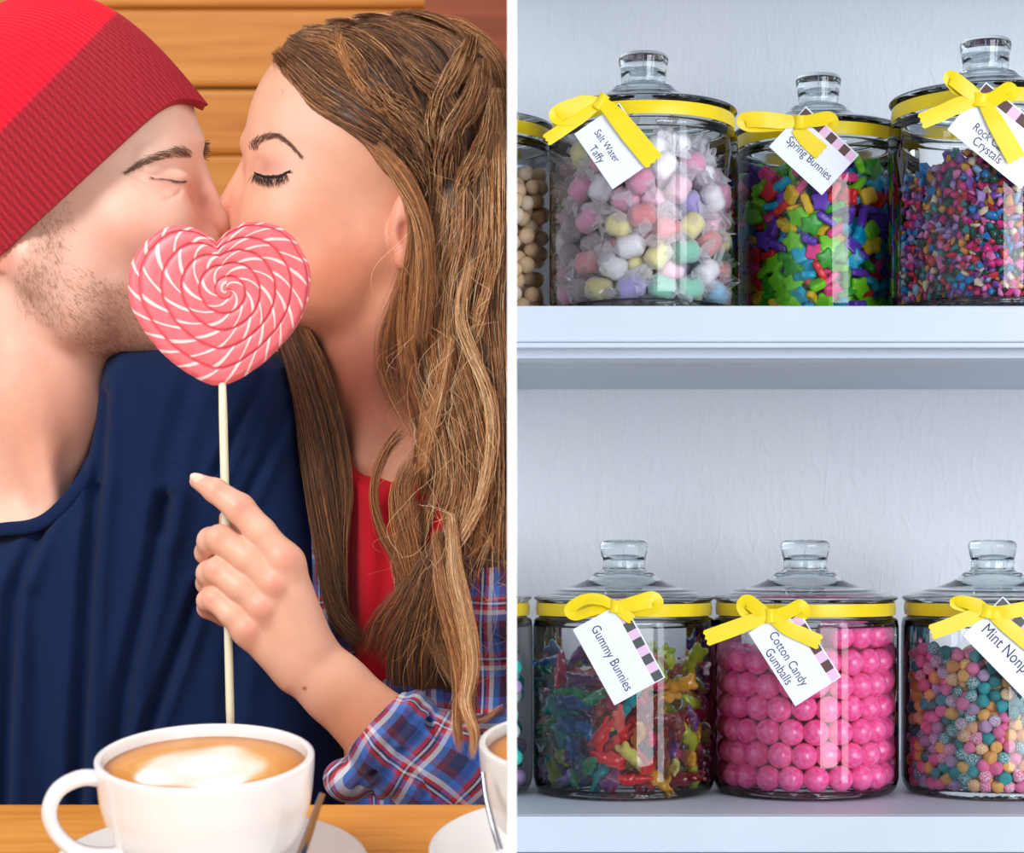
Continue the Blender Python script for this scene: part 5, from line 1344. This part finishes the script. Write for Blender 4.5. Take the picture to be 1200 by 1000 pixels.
def clump(pts, wid, n, cols, lift=4, W=None, wave=2.6, rad=.00013, thick=6, frizz=.8, tw=1.5, ends=.08):
    """a lock: pixel polyline, widths along it, strands, palette [(rgb, weight)]"""
    n = int(n*1.55) if n > 5 else n
    q = smooth_profile([(a, b+11*max(0, 1-b/120)) for a, b in pts], 14); sl = np.linspace(0, 1, len(q))
    seg = np.r_[0, np.cumsum(np.hypot(*np.diff(q, axis=0).T))]; sl = seg/seg[-1]
    wd = lambda t: np.interp(t, np.linspace(0, 1, len(wid)), wid)
    pr = np.array([c[1] for c in cols], float); ci = gh.choice(len(cols), n, p=pr/pr.sum())
    base = np.array([srgb(*cols[i][0])[:3] for i in ci])*gh.uniform(.8, 1.2, (n, 1))
    t0 = gh.uniform(0, ends, n); t1 = 1-gh.uniform(0, ends*1.6, n); t = t0[:, None]+(t1-t0)[:, None]*np.linspace(0, 1, M_)
    x = np.interp(t, sl, q[:, 0]); y = np.interp(t, sl, q[:, 1])
    gx = np.interp(t+.01, sl, q[:, 0])-np.interp(t-.01, sl, q[:, 0]); gy = np.interp(t+.01, sl, q[:, 1])-np.interp(t-.01, sl, q[:, 1]); gl = np.hypot(gx, gy)+1e-6; nx, ny = -gy/gl, gx/gl
    r0 = np.sqrt(gh.random(n)); a0 = gh.uniform(0, 2*PI, n)
    a = a0[:, None]+tw*t
    o = (r0[:, None]*np.cos(a))*wd(t)/2; z = r0[:, None]*np.sin(a)*thick
    o = o+wave*np.sin(t*9+gh.uniform(0, 6.3, (n, 1)))*.5+frizz*np.cumsum(gh.normal(0, .35, (n, M_)), 1)
    x = x+nx*o; y = y+ny*o
    if W is None: Wz = hS(x.ravel(), y.ravel()).reshape(x.shape); Wz = np.where(Wz < -500, -1e3, Wz); mx = Wz.max(1, keepdims=True); Wz = np.where(Wz < -200, mx-30, Wz)
    else: Wz = np.interp(t, np.linspace(0, 1, len(W)), W)
    k = np.ones(5)/5; Wz = np.apply_along_axis(lambda v: np.convolve(np.pad(v, 2, 'edge'), k, 'valid'), 1, Wz)
    Wz = Wz+lift+z
    x = np.minimum(x, XR-.3+0*x)
    PATHS.append(to_world(x.ravel(), y.ravel(), Wz.ravel()).reshape(n, M_, 3)-np.array(woman.location)); RADS.append(np.full(n, rad)*gh.uniform(.7, 1.25, n))
    sh = (1+.18*np.sin(t*5+gh.uniform(0, 6.3, (n, 1))))[..., None]
    COLS.append(base[:, None]*sh)
top = [(DK, 4), (MD, 4), (CH, 1), (LT, .6)]
topl = [(DK, 1), (MD, 3), (CH, 1.5), (LT, 2), (BL, .4)]
# swept front and crown
clump([(323, 60), (334, 88), (354, 120), (384, 146), (422, 168), (452, 196), (480, 232)], [10, 24, 26, 24, 20, 14], 420, [(MD, 3), (CH, 3), (DK, 1.5), (LT, .5)], 3, thick=5)
clump([(322, 50), (344, 76), (372, 110), (412, 140), (448, 166), (478, 204), (496, 244)], [16, 30, 32, 30, 24, 16], 480, top, 4, thick=5)
clump([(334, 38), (362, 56), (394, 86), (430, 120), (466, 150), (492, 190), (504, 236)], [16, 30, 32, 30, 24, 18], 440, top, 4)
clump([(352, 28), (384, 36), (408, 62), (428, 96), (458, 130), (484, 160)], [18, 26, 30, 28, 20], 360, [(DK, 2), (MD, 3), (LT, 1.4), (CH, 1.5)], 5)
clump([(378, 22), (412, 28), (444, 56), (466, 92), (486, 128), (500, 160)], [18, 28, 32, 28, 20], 380, top, 5)
clump([(410, 16), (446, 20), (482, 44), (508, 84), (520, 120), (524, 160)], [16, 28, 34, 30, 20], 420, [(DK, 3.5), (MD, 3), (CH, 1)], 5)
clump([(450, 13), (492, 16), (530, 38), (552, 76), (566, 120), (570, 170)], [16, 28, 32, 30, 28], 420, top, 5)
clump([(490, 15), (536, 26), (572, 56), (588, 100), (592, 160)], [14, 24, 26, 22, 20], 300, topl, 5)
clump([(396, 18), (400, 50), (414, 84), (436, 116), (462, 142)], [8, 10, 10, 10, 8], 90, [(CH, 2), (LT, 2)], 9)
# braid: overlapping lobes curving down behind the ear
clump([(556, 30), (548, 56), (532, 84), (516, 112), (508, 140), (506, 168)], [14, 24, 26, 24, 20, 12], 380, topl, 13, thick=8)
clump([(470, 60), (492, 84), (514, 104), (528, 134), (534, 172), (532, 214)], [12, 24, 30, 30, 26, 16], 380, [(DK, 1.5), (MD, 3), (LT, 1.2)], 11, thick=9)
clump([(566, 62), (562, 96), (548, 126), (530, 152), (518, 182), (514, 222)], [14, 28, 30, 26, 20, 14], 380, topl, 16, thick=8)
clump([(440, 92), (458, 116), (476, 132), (494, 158), (506, 190), (508, 236)], [10, 22, 28, 28, 24, 16], 340, [(MD, 3), (DK, 1.5), (LT, 1.8)], 10, thick=8)
clump([(582, 100), (580, 140), (566, 176), (546, 206), (532, 240)], [14, 28, 28, 24, 16], 320, topl, 15, thick=8)
clump([(446, 150), (470, 170), (488, 196), (500, 226), (506, 262)], [10, 20, 24, 20, 14], 240, top, 9, thick=7)
# falling hair
fall = [(DK, 1.1), (MD, 2.2), (CH, 2.8), (LT, 2.6), (BL, 1)]
falll = [(MD, 1.6), (CH, 2.4), (LT, 3), (BL, 1.4)]
clump([(508, 214), (496, 280), (484, 350), (480, 430), (496, 500), (492, 560), (474, 620), (476, 690), (500, 740)], [18, 26, 28, 30, 32, 32, 28, 24, 12], 520, fall, 5, thick=9, wave=4)
clump([(524, 220), (514, 290), (498, 350), (494, 420), (514, 490), (522, 560), (504, 620), (486, 680), (500, 740), (530, 800)], [20, 30, 32, 34, 34, 34, 30, 26, 22, 10], 560, fall, 9, thick=10, wave=4)
clump([(544, 200), (540, 280), (524, 340), (520, 410), (540, 480), (550, 550), (536, 620), (512, 680), (520, 750), (548, 820), (545, 886)], [22, 34, 36, 36, 36, 34, 32, 28, 24, 20, 8], 600, fall, 10, thick=10, wave=5)
clump([(566, 180), (568, 270), (552, 340), (544, 410), (562, 480), (574, 550), (566, 620), (548, 680), (560, 760), (580, 820)], [22, 34, 36, 36, 34, 32, 30, 30, 26, 10], 560, [(DK, 1.5), (MD, 2), (CH, 3), (LT, 2.5), (BL, .5)], 8, thick=10, wave=5)
clump([(586, 150), (588, 260), (580, 360), (586, 460), (590, 560), (584, 660), (590, 760)], [16, 22, 26, 26, 24, 24, 16], 420, fall, 6, thick=9, wave=4)
clump([(588, 130), (584, 220), (580, 300), (560, 380), (548, 420)], [10, 18, 18, 14, 10], 220, falll, 16, thick=6, wave=3)
# bright lock that sweeps across at the lower right
clump([(552, 300), (540, 370), (556, 420), (574, 470), (576, 530), (562, 590), (534, 640), (504, 672), (494, 700)], [10, 14, 15, 16, 16, 15, 13, 12, 8], 330, [(LT, 3), (BL, 3), (CH, 1)], 20, thick=7, wave=2)
clump([(530, 390), (520, 440), (510, 480), (494, 540), (490, 600), (494, 650), (520, 690), (545, 730), (552, 770)], [8, 14, 18, 20, 18, 16, 16, 18, 14], 420, [(MD, 1), (CH, 3), (LT, 3), (BL, .7)], 22, thick=7, wave=3, W=None)
clump([(528, 600), (534, 670), (546, 730), (552, 780), (546, 825), (556, 860), (552, 892)], [10, 16, 20, 20, 16, 12, 6], 230, [(CH, 2), (LT, 3), (BL, 1)], 10, W=[112, 120, 140, 200, 268, 296, 292], thick=6)
clump([(510, 620), (518, 690), (532, 750), (540, 800), (536, 850), (540, 886)], [10, 16, 20, 18, 12, 6], 190, [(MD, 2), (CH, 2), (LT, 2)], 8, W=[112, 122, 150, 220, 280, 292], thick=6)
clump([(590, 826), (568, 843), (545, 845), (530, 838)], [3, 4, 4, 3], 16, [(MD, 2), (CH, 2)], 8, W=[286, 292, 292, 286], thick=4)
# soft brown hair spreading over the shirt front
clump([(524, 620), (510, 660), (486, 706), (458, 742), (436, 778)], [20, 40, 60, 62, 50], 300, [(DK, 3), (MD, 3), (CH, 1.6)], 6, W=[112, 116, 116, 112], thick=9)
clump([(536, 620), (524, 670), (504, 730), (486, 772), (480, 816)], [20, 40, 64, 66, 60], 380, [(DK, 4), (MD, 2.6), (CH, 1)], 6, W=[112, 118, 120, 118], thick=9)
# loose strands by the neck
clump([(462, 200), (480, 240), (484, 290), (470, 340), (452, 390), (452, 440), (474, 490), (490, 520)], [8, 12, 14, 16, 18, 18, 12], 60, [(MD, 2), (CH, 2), (DK, 1)], 4, W=[112, 114, 100, 92, 92, 98, 100], wave=5, frizz=1.2)
clump([(462, 196), (484, 236), (486, 280), (480, 330), (476, 390), (484, 450)], [10, 14, 18, 20, 18], 150, [(MD, 2), (CH, 3), (LT, 1)], 5, W=[114, 126, 122, 110, 108], thick=6)
clump([(440, 168), (470, 206), (490, 246), (498, 290), (496, 350), (486, 410)], [14, 22, 20, 20, 22, 20], 300, [(MD, 3), (CH, 3), (LT, 1.4)], 8, W=[118, 124, 130, 130, 124, 112], thick=6)
clump([(450, 190), (472, 222), (482, 262), (478, 310), (462, 370), (456, 420)], [8, 10, 8, 8, 12, 16], 46, [(MD, 3), (CH, 3)], 6, W=[118, 124, 128, 122, 104, 94], thick=4)
clump([(476, 500), (452, 530), (438, 575), (446, 620), (466, 660), (478, 720)], [14, 10, 8, 9, 12, 16], 110, [(DK, 1), (MD, 3), (CH, 2)], 6, W=[104, 106, 108, 110, 112, 112], wave=3)
clump([(484, 540), (470, 580), (476, 640), (484, 700)], [22, 30, 30, 20], 200, [(MD, 3), (CH, 3), (LT, 1)], 4, W=[110, 112, 114, 114], thick=7)
# lock on the far side, hanging in front of his shoulder
clump([(322, 356), (338, 396), (352, 440), (364, 490), (374, 560), (384, 640), (394, 730)], [16, 26, 34, 36, 32, 16], 620, [(DK, 4), (MD, 3), (CH, .8)], 3, W=[44, 66, 84, 96, 96, 92], thick=8, wave=3)
clump([(340, 356), (362, 400), (378, 440), (394, 500), (402, 570), (396, 650), (404, 735)], [10, 18, 20, 22, 20, 12], 360, [(DK, 3), (MD, 3), (CH, 1.5)], 3, W=[44, 60, 74, 86, 92, 90], thick=7, wave=3)
clump([(376, 600), (384, 660), (396, 720), (430, 760)], [14, 20, 22, 20], 200, [(DK, 3), (MD, 3)], 3, W=[98, 100, 104, 106], thick=6)
# fly-away hairs
for i in range(170):
    x0 = gh.uniform(330, 590); y0 = 166-150*math.sqrt(max(0, 1-((x0-456)/140)**2)); a = gh.uniform(-.9, .5)
    L_ = gh.uniform(14, 46); pts = [(x0, y0+4), (x0+L_*.4*math.cos(a), y0+L_*.3*math.sin(a)-gh.uniform(0, 5)), (x0+L_*math.cos(a), y0+L_*math.sin(a)+gh.uniform(-2, 8))]
    if pts[-1][0] < 590: clump(pts, [2, 2], 1, [(CH, 1), (LT, 1)], 2, W=[gh.uniform(-20, 30)]*2, rad=.00010, frizz=.3, thick=1)
for i in range(260):
    x0 = gh.uniform(478, 588); y0 = gh.uniform(200, 760); a = gh.normal(PI/2, .5); L_ = gh.uniform(30, 120); b_ = gh.normal(0, 16)
    x1 = x0+L_*math.cos(a); 
    if x1 > 590: continue
    clump([(x0, y0), ((x0+x1)/2+b_, y0+L_*.5*math.sin(a)), (x1, y0+L_*math.sin(a))], [2, 3], 1, [(LT, 2), (BL, 1), (CH, 1)], gh.uniform(10, 26), W=[112]*2, rad=.00011, frizz=.4, thick=1)
tubes('strands', np.concatenate(PATHS), np.concatenate(RADS), hm, hair_root, 3, colors=np.concatenate(COLS))
